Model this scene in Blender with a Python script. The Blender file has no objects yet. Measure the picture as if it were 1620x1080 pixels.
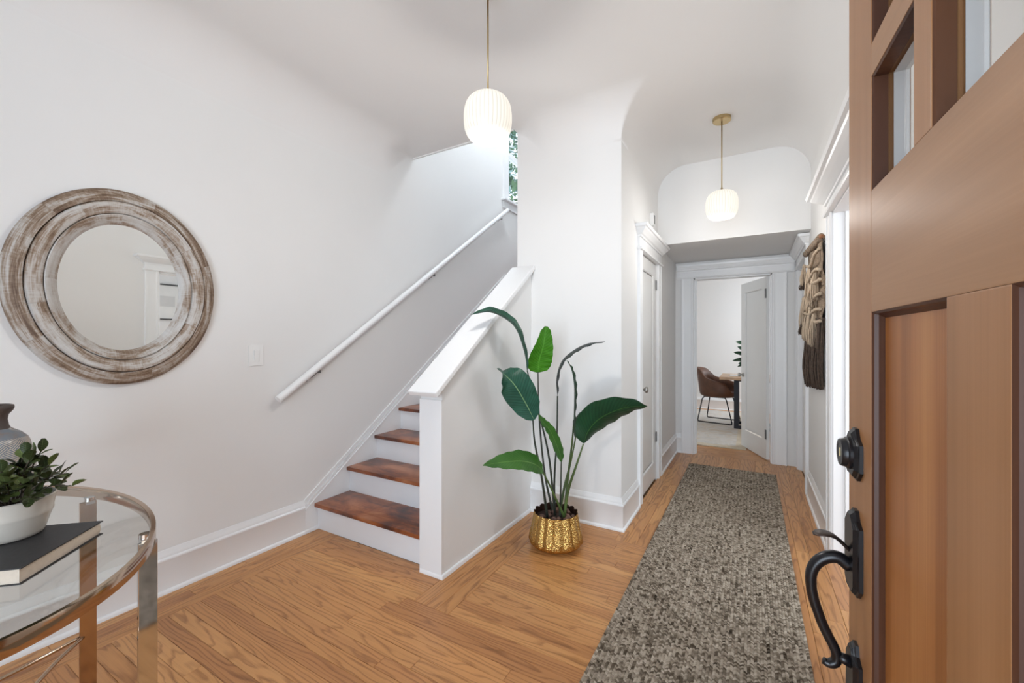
import bpy, bmesh, math, random
from math import sin, cos, pi, sqrt, radians, atan2
from mathutils import Vector, Matrix
random.seed(7)
sc = bpy.context.scene
COL = sc.collection

# ------------------------------------------------------------------ camera, sky, lights, exposure
CAM_H = 1.27
FPX = 658.0
YAW = atan2(378, FPX)                       # camera looks this far to the left of the hall's axis (+Y)
cd = bpy.data.cameras.new('camera'); cam = bpy.data.objects.new('camera', cd); COL.objects.link(cam)
cd.sensor_width = 36; cd.lens = 36 * FPX / 1620; cd.clip_start = 0.02
cam.location = (0, 0, CAM_H); cam.rotation_euler = (pi / 2, 0, YAW)
sc.camera = cam
w = bpy.data.worlds.new('sky'); sc.world = w; w.use_nodes = True
bg = w.node_tree.nodes['Background']; bg.inputs[0].default_value = (0.80, 0.89, 1.0, 1); bg.inputs[1].default_value = 1.45


def area(name, loc, target, sx, sy, power, col=(1, 1, 1)):
    d = bpy.data.lights.new(name, 'AREA'); d.shape = 'RECTANGLE'; d.size = sx; d.size_y = sy
    d.energy = power; d.color = col
    o = bpy.data.objects.new(name, d); COL.objects.link(o); o.location = loc
    o.rotation_euler = (Vector(target) - Vector(loc)).to_track_quat('-Z', 'Y').to_euler()
    return o


area('porch_daylight', (0.2, -2.7, 1.0), (-1.1, 2.5, 1.1), 3.0, 2.4, 110, (0.75, 0.87, 1.0))
area('living_room_daylight', (2.25, 1.72, 1.45), (-1.4, 2.35, 1.15), 1.35, 1.7, 21, (0.82, 0.92, 1.0))
area('stairwell_daylight', (-1.72, 3.9, 4.9), (-2.45, 3.5, 1.2), 0.3, 2.2, 72, (0.84, 0.92, 1.0))
area('office_daylight', (1.5, 7.6, 1.7), (-1.0, 7.2, 0.9), 1.5, 1.4, 36, (0.86, 0.93, 1.0))
area('back_room_daylight', (-2.0, 10.2, 2.2), (-1.6, 9.6, 0.5), 1.0, 1.0, 22, (1.0, 0.86, 0.66))
sc.view_settings.view_transform = 'Standard'; sc.view_settings.look = 'None'
sc.view_settings.exposure = 0.66; sc.view_settings.gamma = 1.0
sc.view_settings.use_curve_mapping = False

# ------------------------------------------------------------------ materials
M = {}


def node_mat(name):
    m = bpy.data.materials.new(name); m.use_nodes = True
    nt = m.node_tree; p = nt.nodes['Principled BSDF']
    M[name] = m
    return m, nt, p


def N(nt, t, **kw):
    n = nt.nodes.new(t)
    for k, v in kw.items():
        if k == 'i':
            for a, b in v.items(): n.inputs[a].default_value = b
        else: setattr(n, k, v)
    return n


def L(nt, a, b): nt.links.new(a, b)


def ramp(nt, fac, stops, interp='LINEAR'):
    r = N(nt, 'ShaderNodeValToRGB'); r.color_ramp.interpolation = interp
    e = r.color_ramp.elements
    while len(e) < len(stops): e.new(0.5)
    for q, (p, c) in zip(e, stops): q.position = p; q.color = (*c, 1)
    L(nt, fac, r.inputs[0]); return r.outputs[0]


def mth(nt, op, a, b=None, c=None):
    n = N(nt, 'ShaderNodeMath', operation=op)
    for i, v in enumerate((a, b, c)):
        if v is None: continue
        if isinstance(v, (int, float)): n.inputs[i].default_value = v
        else: L(nt, v, n.inputs[i])
    return n.outputs[0]


def bump(nt, p, h, strength=0.3, dist=0.01):
    b = N(nt, 'ShaderNodeBump', i={'Strength': strength, 'Distance': dist})
    L(nt, h, b.inputs['Height']); L(nt, b.outputs[0], p.inputs['Normal'])


def noise(nt, vec, scale, detail=2, rough=0.5, dist=0):
    n = N(nt, 'ShaderNodeTexNoise', i={'Scale': scale, 'Detail': detail, 'Roughness': rough, 'Distortion': dist})
    if vec is not None: L(nt, vec, n.inputs['Vector'])
    return n.outputs['Fac']


def mapping(nt, out, scale=(1, 1, 1), rot=(0, 0, 0), loc=(0, 0, 0)):
    m = N(nt, 'ShaderNodeMapping', i={'Scale': scale, 'Rotation': rot, 'Location': loc})
    L(nt, out, m.inputs['Vector']); return m.outputs[0]


def plain(name, col, rough=0.5, metal=0, var=0.04, nscale=6, bstr=0.0, bscale=60, spec=0.5):
    m, nt, p = node_mat(name)
    tc = N(nt, 'ShaderNodeTexCoord')
    f = noise(nt, tc.outputs['Object'], nscale, 3)
    c0 = tuple(max(0, c * (1 - var)) for c in col); c1 = tuple(min(1, c * (1 + var)) for c in col)
    L(nt, ramp(nt, f, [(0.3, c0), (0.7, c1)]), p.inputs['Base Color'])
    p.inputs['Roughness'].default_value = rough; p.inputs['Metallic'].default_value = metal
    p.inputs['Specular IOR Level'].default_value = spec
    if bstr: bump(nt, p, noise(nt, tc.outputs['Object'], bscale, 3), bstr, 0.002)
    return m


plain('wall_paint', (0.80, 0.795, 0.785), 0.55, var=0.006, nscale=2, bstr=0.08, bscale=220, spec=0.3)
plain('ceiling_paint', (0.80, 0.79, 0.78), 0.6, var=0.006, nscale=2, bstr=0.06, bscale=200, spec=0.3)
plain('trim_paint', (0.85, 0.855, 0.86), 0.35, var=0.005, nscale=3)
plain('riser_paint', (0.82, 0.83, 0.85), 0.4, var=0.01)
plain('door_paint', (0.80, 0.80, 0.785), 0.28, var=0.006)
plain('brass', (0.50, 0.38, 0.20), 0.32, 1.0, var=0.08)
plain('dark_bronze', (0.008, 0.008, 0.010), 0.30, 0.2, var=0.25, nscale=30)
plain('thumb_bronze', (0.06, 0.042, 0.035), 0.4, 0.6, var=0.25, nscale=40)
plain('satin_nickel', (0.42, 0.41, 0.39), 0.35, 1.0)
plain('grey_steel', (0.20, 0.20, 0.20), 0.4, 0.9)
plain('white_plastic', (0.83, 0.83, 0.82), 0.35, var=0.0)
plain('dark_slot', (0.03, 0.03, 0.035), 0.5)
plain('black_metal', (0.012, 0.013, 0.018), 0.5, 0.3)
plain('page_paper', (0.62, 0.55, 0.46), 0.8, var=0.05, nscale=80)
plain('black_cover', (0.022, 0.022, 0.024), 0.55, var=0.2, nscale=90)
plain('soil', (0.035, 0.016, 0.010), 0.9, var=0.5, nscale=40, bstr=0.8, bscale=60)
plain('pebble_stone', (0.16, 0.085, 0.06), 0.7, var=0.4, nscale=25)
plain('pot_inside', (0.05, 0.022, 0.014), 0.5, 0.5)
plain('stem_dark', (0.030, 0.038, 0.026), 0.5, var=0.4, nscale=12)
plain('stem_green', (0.060, 0.10, 0.022), 0.5, var=0.5, nscale=9)
plain('stem_brown', (0.05, 0.035, 0.02), 0.7)
plain('rope_cream', (0.52, 0.41, 0.30), 0.9, var=0.12, nscale=60)
plain('yarn_taupe', (0.30, 0.22, 0.16), 0.95, var=0.15, nscale=60)
plain('yarn_brown', (0.085, 0.058, 0.043), 0.95, var=0.35, nscale=70)
plain('rod_wood', (0.32, 0.13, 0.055), 0.55, var=0.3, nscale=20)
plain('frame_wood', (0.52, 0.27, 0.08), 0.5)
plain('frame_black', (0.015, 0.015, 0.015), 0.4)
plain('mat_board', (0.80, 0.80, 0.78), 0.7)
plain('leather', (0.105, 0.042, 0.020), 0.5, var=0.3, nscale=10, bstr=0.25, bscale=120)
plain('slab_under', (0.20, 0.10, 0.04), 0.7)
plain('bark', (0.08, 0.06, 0.04), 0.9, bstr=0.5)
plain('notebook_white', (0.78, 0.78, 0.78), 0.5)
plain('dark_pot', (0.05, 0.05, 0.05), 0.5)
plain('siding_grey', (0.66, 0.66, 0.65), 0.8)

m, nt, p = node_mat('mirror_glass')
p.inputs['Base Color'].default_value = (0.88, 0.89, 0.88, 1); p.inputs['Metallic'].default_value = 1; p.inputs['Roughness'].default_value = 0.015
m, nt, p = node_mat('chrome')
tc = N(nt, 'ShaderNodeTexCoord')
L(nt, ramp(nt, noise(nt, tc.outputs['Object'], 5), [(0.3, (0.66, 0.66, 0.68)), (0.7, (0.74, 0.73, 0.74))]), p.inputs['Base Color'])
p.inputs['Metallic'].default_value = 1; p.inputs['Roughness'].default_value = 0.07
m, nt, p = node_mat('bronze_chrome')
p.inputs['Base Color'].default_value = (0.50, 0.37, 0.27, 1); p.inputs['Metallic'].default_value = 1; p.inputs['Roughness'].default_value = 0.12


def glass_mat(name, tint, gloss=0.06):
    m = bpy.data.materials.new(name); m.use_nodes = True; nt = m.node_tree; nt.nodes.clear()
    o = N(nt, 'ShaderNodeOutputMaterial'); t = N(nt, 'ShaderNodeBsdfTransparent', i={'Color': (*tint, 1)})
    g = N(nt, 'ShaderNodeBsdfGlossy', i={'Roughness': 0.02}); f = N(nt, 'ShaderNodeFresnel', i={'IOR': 1.45})
    ge = N(nt, 'ShaderNodeNewGeometry'); fr = mth(nt, 'MULTIPLY', f.outputs[0], mth(nt, 'SUBTRACT', 1.0, ge.outputs['Backfacing']))
    mx = N(nt, 'ShaderNodeMixShader'); L(nt, fr, mx.inputs[0]); L(nt, t.outputs[0], mx.inputs[1]); L(nt, g.outputs[0], mx.inputs[2])
    L(nt, mx.outputs[0], o.inputs[0]); M[name] = m


glass_mat('table_glass', (0.93, 0.945, 0.935)); glass_mat('pane_glass', (0.95, 0.96, 0.96))

# opal ribbed glass that glows
m, nt, p = node_mat('opal_glass')
p.inputs['Base Color'].default_value = (0.50, 0.48, 0.44, 1); p.inputs['Roughness'].default_value = 0.3
tc = N(nt, 'ShaderNodeTexCoord'); sx = N(nt, 'ShaderNodeSeparateXYZ'); L(nt, tc.outputs['Object'], sx.inputs[0])
an = mth(nt, 'ABSOLUTE', mth(nt, 'COSINE', mth(nt, 'MULTIPLY', mth(nt, 'ARCTAN2', sx.outputs[1], sx.outputs[0]), 18.0)))
L(nt, ramp(nt, an, [(0.0, (0.55, 0.50, 0.41)), (0.55, (1.0, 0.94, 0.82))]), p.inputs['Emission Color']); p.inputs['Emission Strength'].default_value = 0.44
m, nt, p = node_mat('bulb_glow')
p.inputs['Emission Color'].default_value = (1.0, 0.95, 0.86, 1); p.inputs['Emission Strength'].default_value = 6.0


def oak(name, ramps, rough=0.33, ringscale=1.0, fromrand=True):
    """oak plank: cathedral rings cut by the plank's face, plank tone from the object's own random number"""
    m, nt, p = node_mat(name)
    tc = N(nt, 'ShaderNodeTexCoord'); oi = N(nt, 'ShaderNodeObjectInfo')
    rnd = oi.outputs['Random']
    off = N(nt, 'ShaderNodeCombineXYZ'); L(nt, mth(nt, 'MULTIPLY', rnd, 91.0), off.inputs[0]); L(nt, mth(nt, 'MULTIPLY', rnd, 37.0), off.inputs[1]); L(nt, mth(nt, 'MULTIPLY', rnd, 53.0), off.inputs[2])
    add = N(nt, 'ShaderNodeVectorMath', operation='ADD'); L(nt, tc.outputs['Object'], add.inputs[0]); L(nt, off.outputs[0], add.inputs[1])
    v = add.outputs[0]
    sx = N(nt, 'ShaderNodeSeparateXYZ'); L(nt, tc.outputs['Object'], sx.inputs[0])
    wn = N(nt, 'ShaderNodeTexWhiteNoise', noise_dimensions='1D'); L(nt, rnd, wn.inputs['W'])
    r2 = wn.outputs['Value']
    n1 = noise(nt, mapping(nt, v, (1.6, 9, 1)), 1.6, 2, 0.5)
    n2 = noise(nt, mapping(nt, v, (5, 26, 1)), 1.5, 2, 0.5)
    a = mth(nt, 'ADD', mth(nt, 'SUBTRACT', sx.outputs[1], mth(nt, 'MULTIPLY_ADD', r2, 0.13, -0.035)), mth(nt, 'MULTIPLY_ADD', n2, 0.012, -0.006))
    b = mth(nt, 'ADD', mth(nt, 'MULTIPLY', mth(nt, 'ADD', sx.outputs[0], mth(nt, 'MULTIPLY', rnd, 3.0)), 0.035), mth(nt, 'MULTIPLY', n1, 0.05))
    r = mth(nt, 'SQRT', mth(nt, 'ADD', mth(nt, 'MULTIPLY', a, a), mth(nt, 'MULTIPLY', b, b)))
    ring = mth(nt, 'FRACT', mth(nt, 'MULTIPLY', r, 88.0 * ringscale))
    ringc = ramp(nt, ring, [(0.0, (0.10,) * 3), (0.16, (0.92,) * 3), (0.68, (1,) * 3), (0.88, (0.40,) * 3), (1.0, (0.10,) * 3)])
    fib = noise(nt, mapping(nt, v, (7, 420, 1)), 1.0, 2, 0.6)
    fib2 = noise(nt, mapping(nt, v, (3, 60, 1)), 1.0, 2, 0.6)
    fac = mth(nt, 'MULTIPLY_ADD', ringc, 0.42, mth(nt, 'MULTIPLY_ADD', fib, 0.42, mth(nt, 'MULTIPLY_ADD', fib2, 0.55, -0.25)))
    base = ramp(nt, rnd if fromrand else fib2, ramps['tone'])
    dark = N(nt, 'ShaderNodeMix', data_type='RGBA', blend_type='MULTIPLY'); dark.inputs[0].default_value = 1.0
    L(nt, base, dark.inputs[6]); L(nt, ramp(nt, fac, ramps['grain']), dark.inputs[7])
    L(nt, dark.outputs[2], p.inputs['Base Color'])
    p.inputs['Roughness'].default_value = rough
    bump(nt, p, fac, 0.08, 0.001)
    return m


oak('oak_plank', dict(tone=[(0.0, (0.47, 0.210, 0.076)), (0.25, (0.60, 0.290, 0.106)), (0.5, (0.55, 0.260, 0.092)), (0.75, (0.66, 0.340, 0.130)), (1.0, (0.51, 0.230, 0.084))],
                      grain=[(0.0, (0.34, 0.26, 0.19)), (0.33, (0.68, 0.61, 0.53)), (0.62, (0.97, 0.96, 0.94)), (1.0, (1.12, 1.12, 1.10))]))
oak('desk_oak', dict(tone=[(0.0, (0.50, 0.30, 0.14)), (1.0, (0.55, 0.33, 0.16))], grain=[(0.0, (0.6, 0.55, 0.5)), (1.0, (1, 1, 1))]))


def fir(name, c0, c1, c2, axis='Z', rough=0.38):
    """straight vertical-grain fir; bands of differing tone run along the grain"""
    m, nt, p = node_mat(name)
    tc = N(nt, 'ShaderNodeTexCoord'); oi = N(nt, 'ShaderNodeObjectInfo')
    off = N(nt, 'ShaderNodeCombineXYZ')
    for i, k in enumerate((17, 29, 41)): L(nt, mth(nt, 'MULTIPLY', oi.outputs['Random'], k), off.inputs[i])
    add = N(nt, 'ShaderNodeVectorMath', operation='ADD'); L(nt, tc.outputs['Object'], add.inputs[0]); L(nt, off.outputs[0], add.inputs[1])
    s = (1.2, 1, 22) if axis == 'X' else (22, 1, 0.8)
    s2 = (4, 1, 330) if axis == 'X' else (330, 1, 3)
    big = noise(nt, mapping(nt, add.outputs[0], s), 1.0, 2, 0.5, 0.2)
    fine = noise(nt, mapping(nt, add.outputs[0], s2), 1.0, 3, 0.6, 0.1)
    f = mth(nt, 'MULTIPLY_ADD', big, 0.85, mth(nt, 'MULTIPLY_ADD', fine, 0.3, -0.08))
    L(nt, ramp(nt, f, [(0.25, c0), (0.5, c1), (0.75, c2)]), p.inputs['Base Color'])
    p.inputs['Roughness'].default_value = rough
    p.inputs['Specular IOR Level'].default_value = 0.28; bump(nt, p, fine, 0.05, 0.001)


fir('fir_stile', (0.29, 0.134, 0.050), (0.35, 0.168, 0.068), (0.41, 0.205, 0.090))
fir('fir_rail', (0.30, 0.148, 0.062), (0.35, 0.180, 0.080), (0.41, 0.220, 0.104), 'X')
fir('fir_panel', (0.24, 0.084, 0.020), (0.38, 0.150, 0.042), (0.50, 0.235, 0.078))
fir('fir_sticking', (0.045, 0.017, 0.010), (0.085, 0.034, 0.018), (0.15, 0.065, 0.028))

# stair tread: blotchy red-brown stain
m, nt, p = node_mat('tread_stain')
tc = N(nt, 'ShaderNodeTexCoord')
oi = N(nt, 'ShaderNodeObjectInfo'); off = N(nt, 'ShaderNodeVectorMath', operation='ADD'); L(nt, tc.outputs['Object'], off.inputs[0]); L(nt, oi.outputs['Random'], off.inputs[1])
nn = noise(nt, mapping(nt, off.outputs[0], (4, 7, 4)), 1.0, 4, 0.6, 0.4)
gr = noise(nt, mapping(nt, off.outputs[0], (5, 160, 20)), 1.0, 2, 0.6)
f = mth(nt, 'MULTIPLY_ADD', nn, 0.8, mth(nt, 'MULTIPLY', gr, 0.2))
L(nt, ramp(nt, f, [(0.36, (0.060, 0.024, 0.020)), (0.45, (0.16, 0.046, 0.020)), (0.54, (0.31, 0.092, 0.030)), (0.64, (0.42, 0.165, 0.072))]), p.inputs['Base Color'])
p.inputs['Roughness'].default_value = 0.3
bump(nt, p, nn, 0.1, 0.003)

# whitewashed mirror frame, streaks run round the ring (u) across the profile (v)


def whitewash(name, sh):
    m, nt, p = node_mat(name)
    uv = N(nt, 'ShaderNodeUVMap'); oi = N(nt, 'ShaderNodeObjectInfo')
    cmb = N(nt, 'ShaderNodeCombineXYZ'); L(nt, mth(nt, 'MULTIPLY', oi.outputs['Random'], 13), cmb.inputs[0]); L(nt, mth(nt, 'MULTIPLY', oi.outputs['Random'], 7), cmb.inputs[1])
    ad = N(nt, 'ShaderNodeVectorMath', operation='ADD'); L(nt, uv.outputs[0], ad.inputs[0]); L(nt, cmb.outputs[0], ad.inputs[1])
    s1 = noise(nt, mapping(nt, ad.outputs[0], (3.2, 60, 1)), 1.0, 3, 0.6, 0.4)
    s2 = noise(nt, mapping(nt, ad.outputs[0], (14, 260, 1)), 1.0, 4, 0.65)
    s3 = noise(nt, mapping(nt, ad.outputs[0], (120, 30, 1)), 1.0, 2, 0.5)
    s4 = noise(nt, mapping(nt, ad.outputs[0], (4.5, 22, 1)), 1.0, 3, 0.6, 0.5)
    f = mth(nt, 'ADD', mth(nt, 'MULTIPLY_ADD', s1, 0.34, mth(nt, 'MULTIPLY_ADD', s2, 0.28, mth(nt, 'MULTIPLY_ADD', s3, 0.12, mth(nt, 'MULTIPLY', s4, 0.52)))), sh + .005)
    L(nt, ramp(nt, f, [(0.50, (0.12, 0.070, 0.042)), (0.57, (0.24, 0.165, 0.11)), (0.625, (0.38, 0.315, 0.26)), (0.67, (0.50, 0.465, 0.43)), (0.76, (0.58, 0.57, 0.55))]), p.inputs['Base Color'])
    p.inputs['Roughness'].default_value = 0.6
    bump(nt, p, f, 0.5, 0.004)


whitewash('whitewash_outer', -.04); whitewash('whitewash_middle', 0.005); whitewash('whitewash_inner', 0.04)

# gold pot, hammered
m, nt, p = node_mat('hammered_gold')
tc = N(nt, 'ShaderNodeTexCoord')
vo = N(nt, 'ShaderNodeTexVoronoi', i={'Scale': 150.0}); L(nt, tc.outputs['Object'], vo.inputs['Vector'])
p.inputs['Base Color'].default_value = (0.56, 0.36, 0.12, 1); p.inputs['Metallic'].default_value = 1; p.inputs['Roughness'].default_value = 0.27
bump(nt, p, vo.outputs['Distance'], 0.6, 0.004)

# ceramics
plain('white_ceramic', (0.56, 0.52, 0.46), 0.22, var=0.08, nscale=8)
m, nt, p = node_mat('vase_glaze')
tc = N(nt, 'ShaderNodeTexCoord'); sx = N(nt, 'ShaderNodeSeparateXYZ'); L(nt, tc.outputs['Object'], sx.inputs[0])
ang = mth(nt, 'MULTIPLY', mth(nt, 'ARCTAN2', sx.outputs[1], sx.outputs[0]), 0.072)
u1 = mth(nt, 'ADD', ang, sx.outputs[2]); u2 = mth(nt, 'SUBTRACT', ang, sx.outputs[2])
cellu = mth(nt, 'FLOOR', mth(nt, 'MULTIPLY', u1, 22)); cellv = mth(nt, 'FLOOR', mth(nt, 'MULTIPLY', u2, 22))
par = mth(nt, 'MODULO', mth(nt, 'ABSOLUTE', mth(nt, 'ADD', cellu, cellv)), 2)
st1 = mth(nt, 'FRACT', mth(nt, 'MULTIPLY', u1, 150)); st2 = mth(nt, 'FRACT', mth(nt, 'MULTIPLY', u2, 150))
mxf = N(nt, 'ShaderNodeMix'); L(nt, par, mxf.inputs[0]); L(nt, st1, mxf.inputs[2]); L(nt, st2, mxf.inputs[3])
zone = mth(nt, 'LESS_THAN', sx.outputs[2], 0.230)
line = mth(nt, 'MULTIPLY', mth(nt, 'GREATER_THAN', mxf.outputs[0], 0.55), zone)
blot = noise(nt, tc.outputs['Object'], 22, 3)
bl = ramp(nt, blot, [(0.35, (0.15, 0.19, 0.23)), (0.55, (0.18, 0.18, 0.19)), (0.7, (0.24, 0.15, 0.09))])
mc = N(nt, 'ShaderNodeMix', data_type='RGBA'); L(nt, line, mc.inputs[0]); L(nt, bl, mc.inputs[6]); mc.inputs[7].default_value = (0.46, 0.40, 0.33, 1)
L(nt, mc.outputs[2], p.inputs['Base Color']); p.inputs['Roughness'].default_value = 0.25
bump(nt, p, line, 0.5, 0.002)
plain('vase_neck_brown', (0.065, 0.045, 0.038), 0.6, var=0.15, nscale=20)


def leaf_mat(name, c0, c1, midrib, rough=0.4, veins=26, trans=0.12):
    m, nt, p = node_mat(name)
    uv = N(nt, 'ShaderNodeUVMap'); s = N(nt, 'ShaderNodeSeparateXYZ'); L(nt, uv.outputs[0], s.inputs[0])
    av = mth(nt, 'ABSOLUTE', mth(nt, 'SUBTRACT', s.outputs[1], 0.5))
    vein = mth(nt, 'SINE', mth(nt, 'MULTIPLY', mth(nt, 'SUBTRACT', s.outputs[0], mth(nt, 'MULTIPLY', av, 0.28)), veins * 6.283))
    tc = N(nt, 'ShaderNodeTexCoord')
    nz = noise(nt, tc.outputs['Object'], 7, 3)
    f = mth(nt, 'MULTIPLY_ADD', vein, 0.10, nz)
    col = ramp(nt, f, [(0.3, c0), (0.7, c1)])
    mx = N(nt, 'ShaderNodeMix', data_type='RGBA'); L(nt, mth(nt, 'LESS_THAN', av, 0.014), mx.inputs[0]); L(nt, col, mx.inputs[6]); mx.inputs[7].default_value = (*midrib, 1)
    L(nt, mx.outputs[2], p.inputs['Base Color']); p.inputs['Roughness'].default_value = rough
    p.inputs['Specular IOR Level'].default_value = 0.3; bump(nt, p, vein, 0.12, 0.002)


leaf_mat('leaf_teal', (0.010, 0.050, 0.030), (0.020, 0.095, 0.060), (0.18, 0.30, 0.14))
leaf_mat('leaf_dark', (0.006, 0.032, 0.014), (0.012, 0.062, 0.024), (0.04, 0.12, 0.03))
leaf_mat('leaf_bright', (0.035, 0.16, 0.006), (0.06, 0.25, 0.010), (0.10, 0.33, 0.03), veins=18)
leaf_mat('leaf_mid', (0.022, 0.095, 0.010), (0.045, 0.145, 0.018), (0.14, 0.26, 0.06))
leaf_mat('leaf_shadowed', (0.018, 0.026, 0.026), (0.035, 0.046, 0.044), (0.05, 0.06, 0.05))  # the leaf's shade is painted into this greyed colour
leaf_mat('leaf_small', (0.024, 0.034, 0.011), (0.060, 0.078, 0.024), (0.10, 0.14, 0.06), veins=6)
leaf_mat('leaf_small_light', (0.07, 0.10, 0.025), (0.14, 0.18, 0.05), (0.15, 0.2, 0.08), veins=6)

# braided runner: every stitch carries its own tone
m, nt, p = node_mat('rug_yarn')
at = N(nt, 'ShaderNodeAttribute', attribute_name='tone')
tc = N(nt, 'ShaderNodeTexCoord')
f = mth(nt, 'MULTIPLY_ADD', noise(nt, tc.outputs['Object'], 900, 2), 0.35, mth(nt, 'SUBTRACT', at.outputs['Fac'], 0.17))
L(nt, ramp(nt, f, [(0.08, (0.035, 0.026, 0.018)), (0.32, (0.14, 0.11, 0.08)), (0.52, (0.30, 0.25, 0.195)), (0.72, (0.44, 0.375, 0.30)), (1.0, (0.60, 0.53, 0.44))]), p.inputs['Base Color'])
p.inputs['Roughness'].default_value = 0.95; p.inputs['Specular IOR Level'].default_value = 0.1
plain('rug_base', (0.09, 0.075, 0.062), 0.95)

# pale office carpet with a faint worn medallion pattern
m, nt, p = node_mat('pale_carpet')
tc = N(nt, 'ShaderNodeTexCoord')
wv = noise(nt, mapping(nt, tc.outputs['Object'], (3, 7, 1)), 2.0, 5, 0.6, 1.2)
L(nt, ramp(nt, wv, [(0.35, (0.50, 0.47, 0.43)), (0.5, (0.62, 0.60, 0.57)), (0.62, (0.55, 0.47, 0.37)), (0.75, (0.66, 0.63, 0.59))]), p.inputs['Base Color'])
p.inputs['Roughness'].default_value = 0.95
plain('carpet_border', (0.60, 0.52, 0.40), 0.95, var=0.1, nscale=30)

# woven body of the wall hanging
m, nt, p = node_mat('woven_taupe')
tc = N(nt, 'ShaderNodeTexCoord'); s = N(nt, 'ShaderNodeSeparateXYZ'); L(nt, tc.outputs['Object'], s.inputs[0])
rows = mth(nt, 'SINE', mth(nt, 'MULTIPLY', s.outputs[2], 620))
nz = noise(nt, mapping(nt, tc.outputs['Object'], (30, 30, 160)), 1.0, 2)
f = mth(nt, 'MULTIPLY_ADD', rows, 0.15, nz)
L(nt, ramp(nt, f, [(0.3, (0.17, 0.12, 0.085)), (0.7, (0.36, 0.27, 0.19))]), p.inputs['Base Color'])
p.inputs['Roughness'].default_value = 0.95
bump(nt, p, f, 0.7, 0.004)

# outdoor foliage
m, nt, p = node_mat('tree_leaves')
oi = N(nt, 'ShaderNodeNewGeometry')
L(nt, ramp(nt, oi.outputs['Random Per Island'], [(0.0, (0.03, 0.10, 0.06)), (0.5, (0.10, 0.20, 0.08)), (0.8, (0.20, 0.34, 0.30)), (1.0, (0.45, 0.62, 0.66))]), p.inputs['Base Color'])
p.inputs['Roughness'].default_value = 0.5

# ------------------------------------------------------------------ geometry helpers


class MB:
    def __init__(s): s.v = []; s.f = []; s.uv = None

    def add(s, vs, fs):
        b = len(s.v); s.v += [tuple(v) for v in vs]; s.f += [tuple(i + b for i in f) for f in fs]; return s

    def box(s, x0, x1, y0, y1, z0, z1, bev=0.0):
        if x0 > x1: x0, x1 = x1, x0
        if y0 > y1: y0, y1 = y1, y0
        if z0 > z1: z0, z1 = z1, z0
        if bev <= 0:
            return s.add([(x0, y0, z0), (x1, y0, z0), (x1, y1, z0), (x0, y1, z0), (x0, y0, z1), (x1, y0, z1), (x1, y1, z1), (x0, y1, z1)],
                         [(0, 3, 2, 1), (4, 5, 6, 7), (0, 1, 5, 4), (1, 2, 6, 5), (2, 3, 7, 6), (3, 0, 4, 7)])
        bm = bmesh.new(); bmesh.ops.create_cube(bm, size=1)
        for v in bm.verts:
            v.co = ((x0 + x1) / 2 + v.co.x * (x1 - x0), (y0 + y1) / 2 + v.co.y * (y1 - y0), (z0 + z1) / 2 + v.co.z * (z1 - z0))
        bmesh.ops.bevel(bm, geom=list(bm.edges), offset=bev, segments=2, affect='EDGES', profile=0.7)
        bm.verts.index_update()
        s.add([v.co for v in bm.verts], [[v.index for v in f.verts] for f in bm.faces]); bm.free(); return s

    def loft(s, rings, closed=True, cap=True, loop=False):
        n = len(rings[0]); b = len(s.v)
        for r in rings: s.v += [tuple(p) for p in r]
        R = len(rings)
        for i in range(R if loop else R - 1):
            i2 = (i + 1) % R
            for j in range(n if closed else n - 1):
                k = (j + 1) % n
                s.f.append((b + i * n + j, b + i * n + k, b + i2 * n + k, b + i2 * n + j))
        if cap and not loop and closed:
            s.f.append(tuple(b + j for j in reversed(range(n)))); s.f.append(tuple(b + (R - 1) * n + j for j in range(n)))
        return s

    def tube(s, pts, rad, seg=10, cap=True, loop=False, flat=1.0):
        pts = [Vector(p) for p in pts]; n = len(pts); rings = []
        up = Vector((0, 0, 1)); prev = None
        for i, p in enumerate(pts):
            if loop: t = pts[(i + 1) % n] - pts[i - 1]
            else: t = pts[min(i + 1, n - 1)] - pts[max(i - 1, 0)]
            t.normalize()
            if prev is None:
                a = up.cross(t)
                if a.length < 0.1: a = Vector((1, 0, 0)).cross(t)
                a.normalize()
            else:
                a = prev - t * prev.dot(t); a.normalize()
            prev = a; b = t.cross(a); r = rad[i] if isinstance(rad, (list, tuple)) else rad
            rings.append([p + a * (r * cos(q * 2 * pi / seg)) + b * (r * flat * sin(q * 2 * pi / seg)) for q in range(seg)])
        return s.loft(rings, True, cap, loop)

    def lathe(s, prof, c=(0, 0, 0), seg=40, rfun=None):
        rings = []
        for (r, z) in prof:
            rings.append([(c[0] + (r if rfun is None else rfun(r, z, q * 2 * pi / seg)) * cos(q * 2 * pi / seg),
                           c[1] + (r if rfun is None else rfun(r, z, q * 2 * pi / seg)) * sin(q * 2 * pi / seg), c[2] + z) for q in range(seg)])
        return s.loft(rings, True, False)

    def prism(s, poly, axis, a, b):
        """polygon in the two other axes, extruded along axis from a to b"""
        def P(u, v, w): return {'x': (w, u, v), 'y': (u, w, v), 'z': (u, v, w)}[axis]
        return s.loft([[P(u, v, a) for u, v in poly], [P(u, v, b) for u, v in poly]], True, True)


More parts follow.
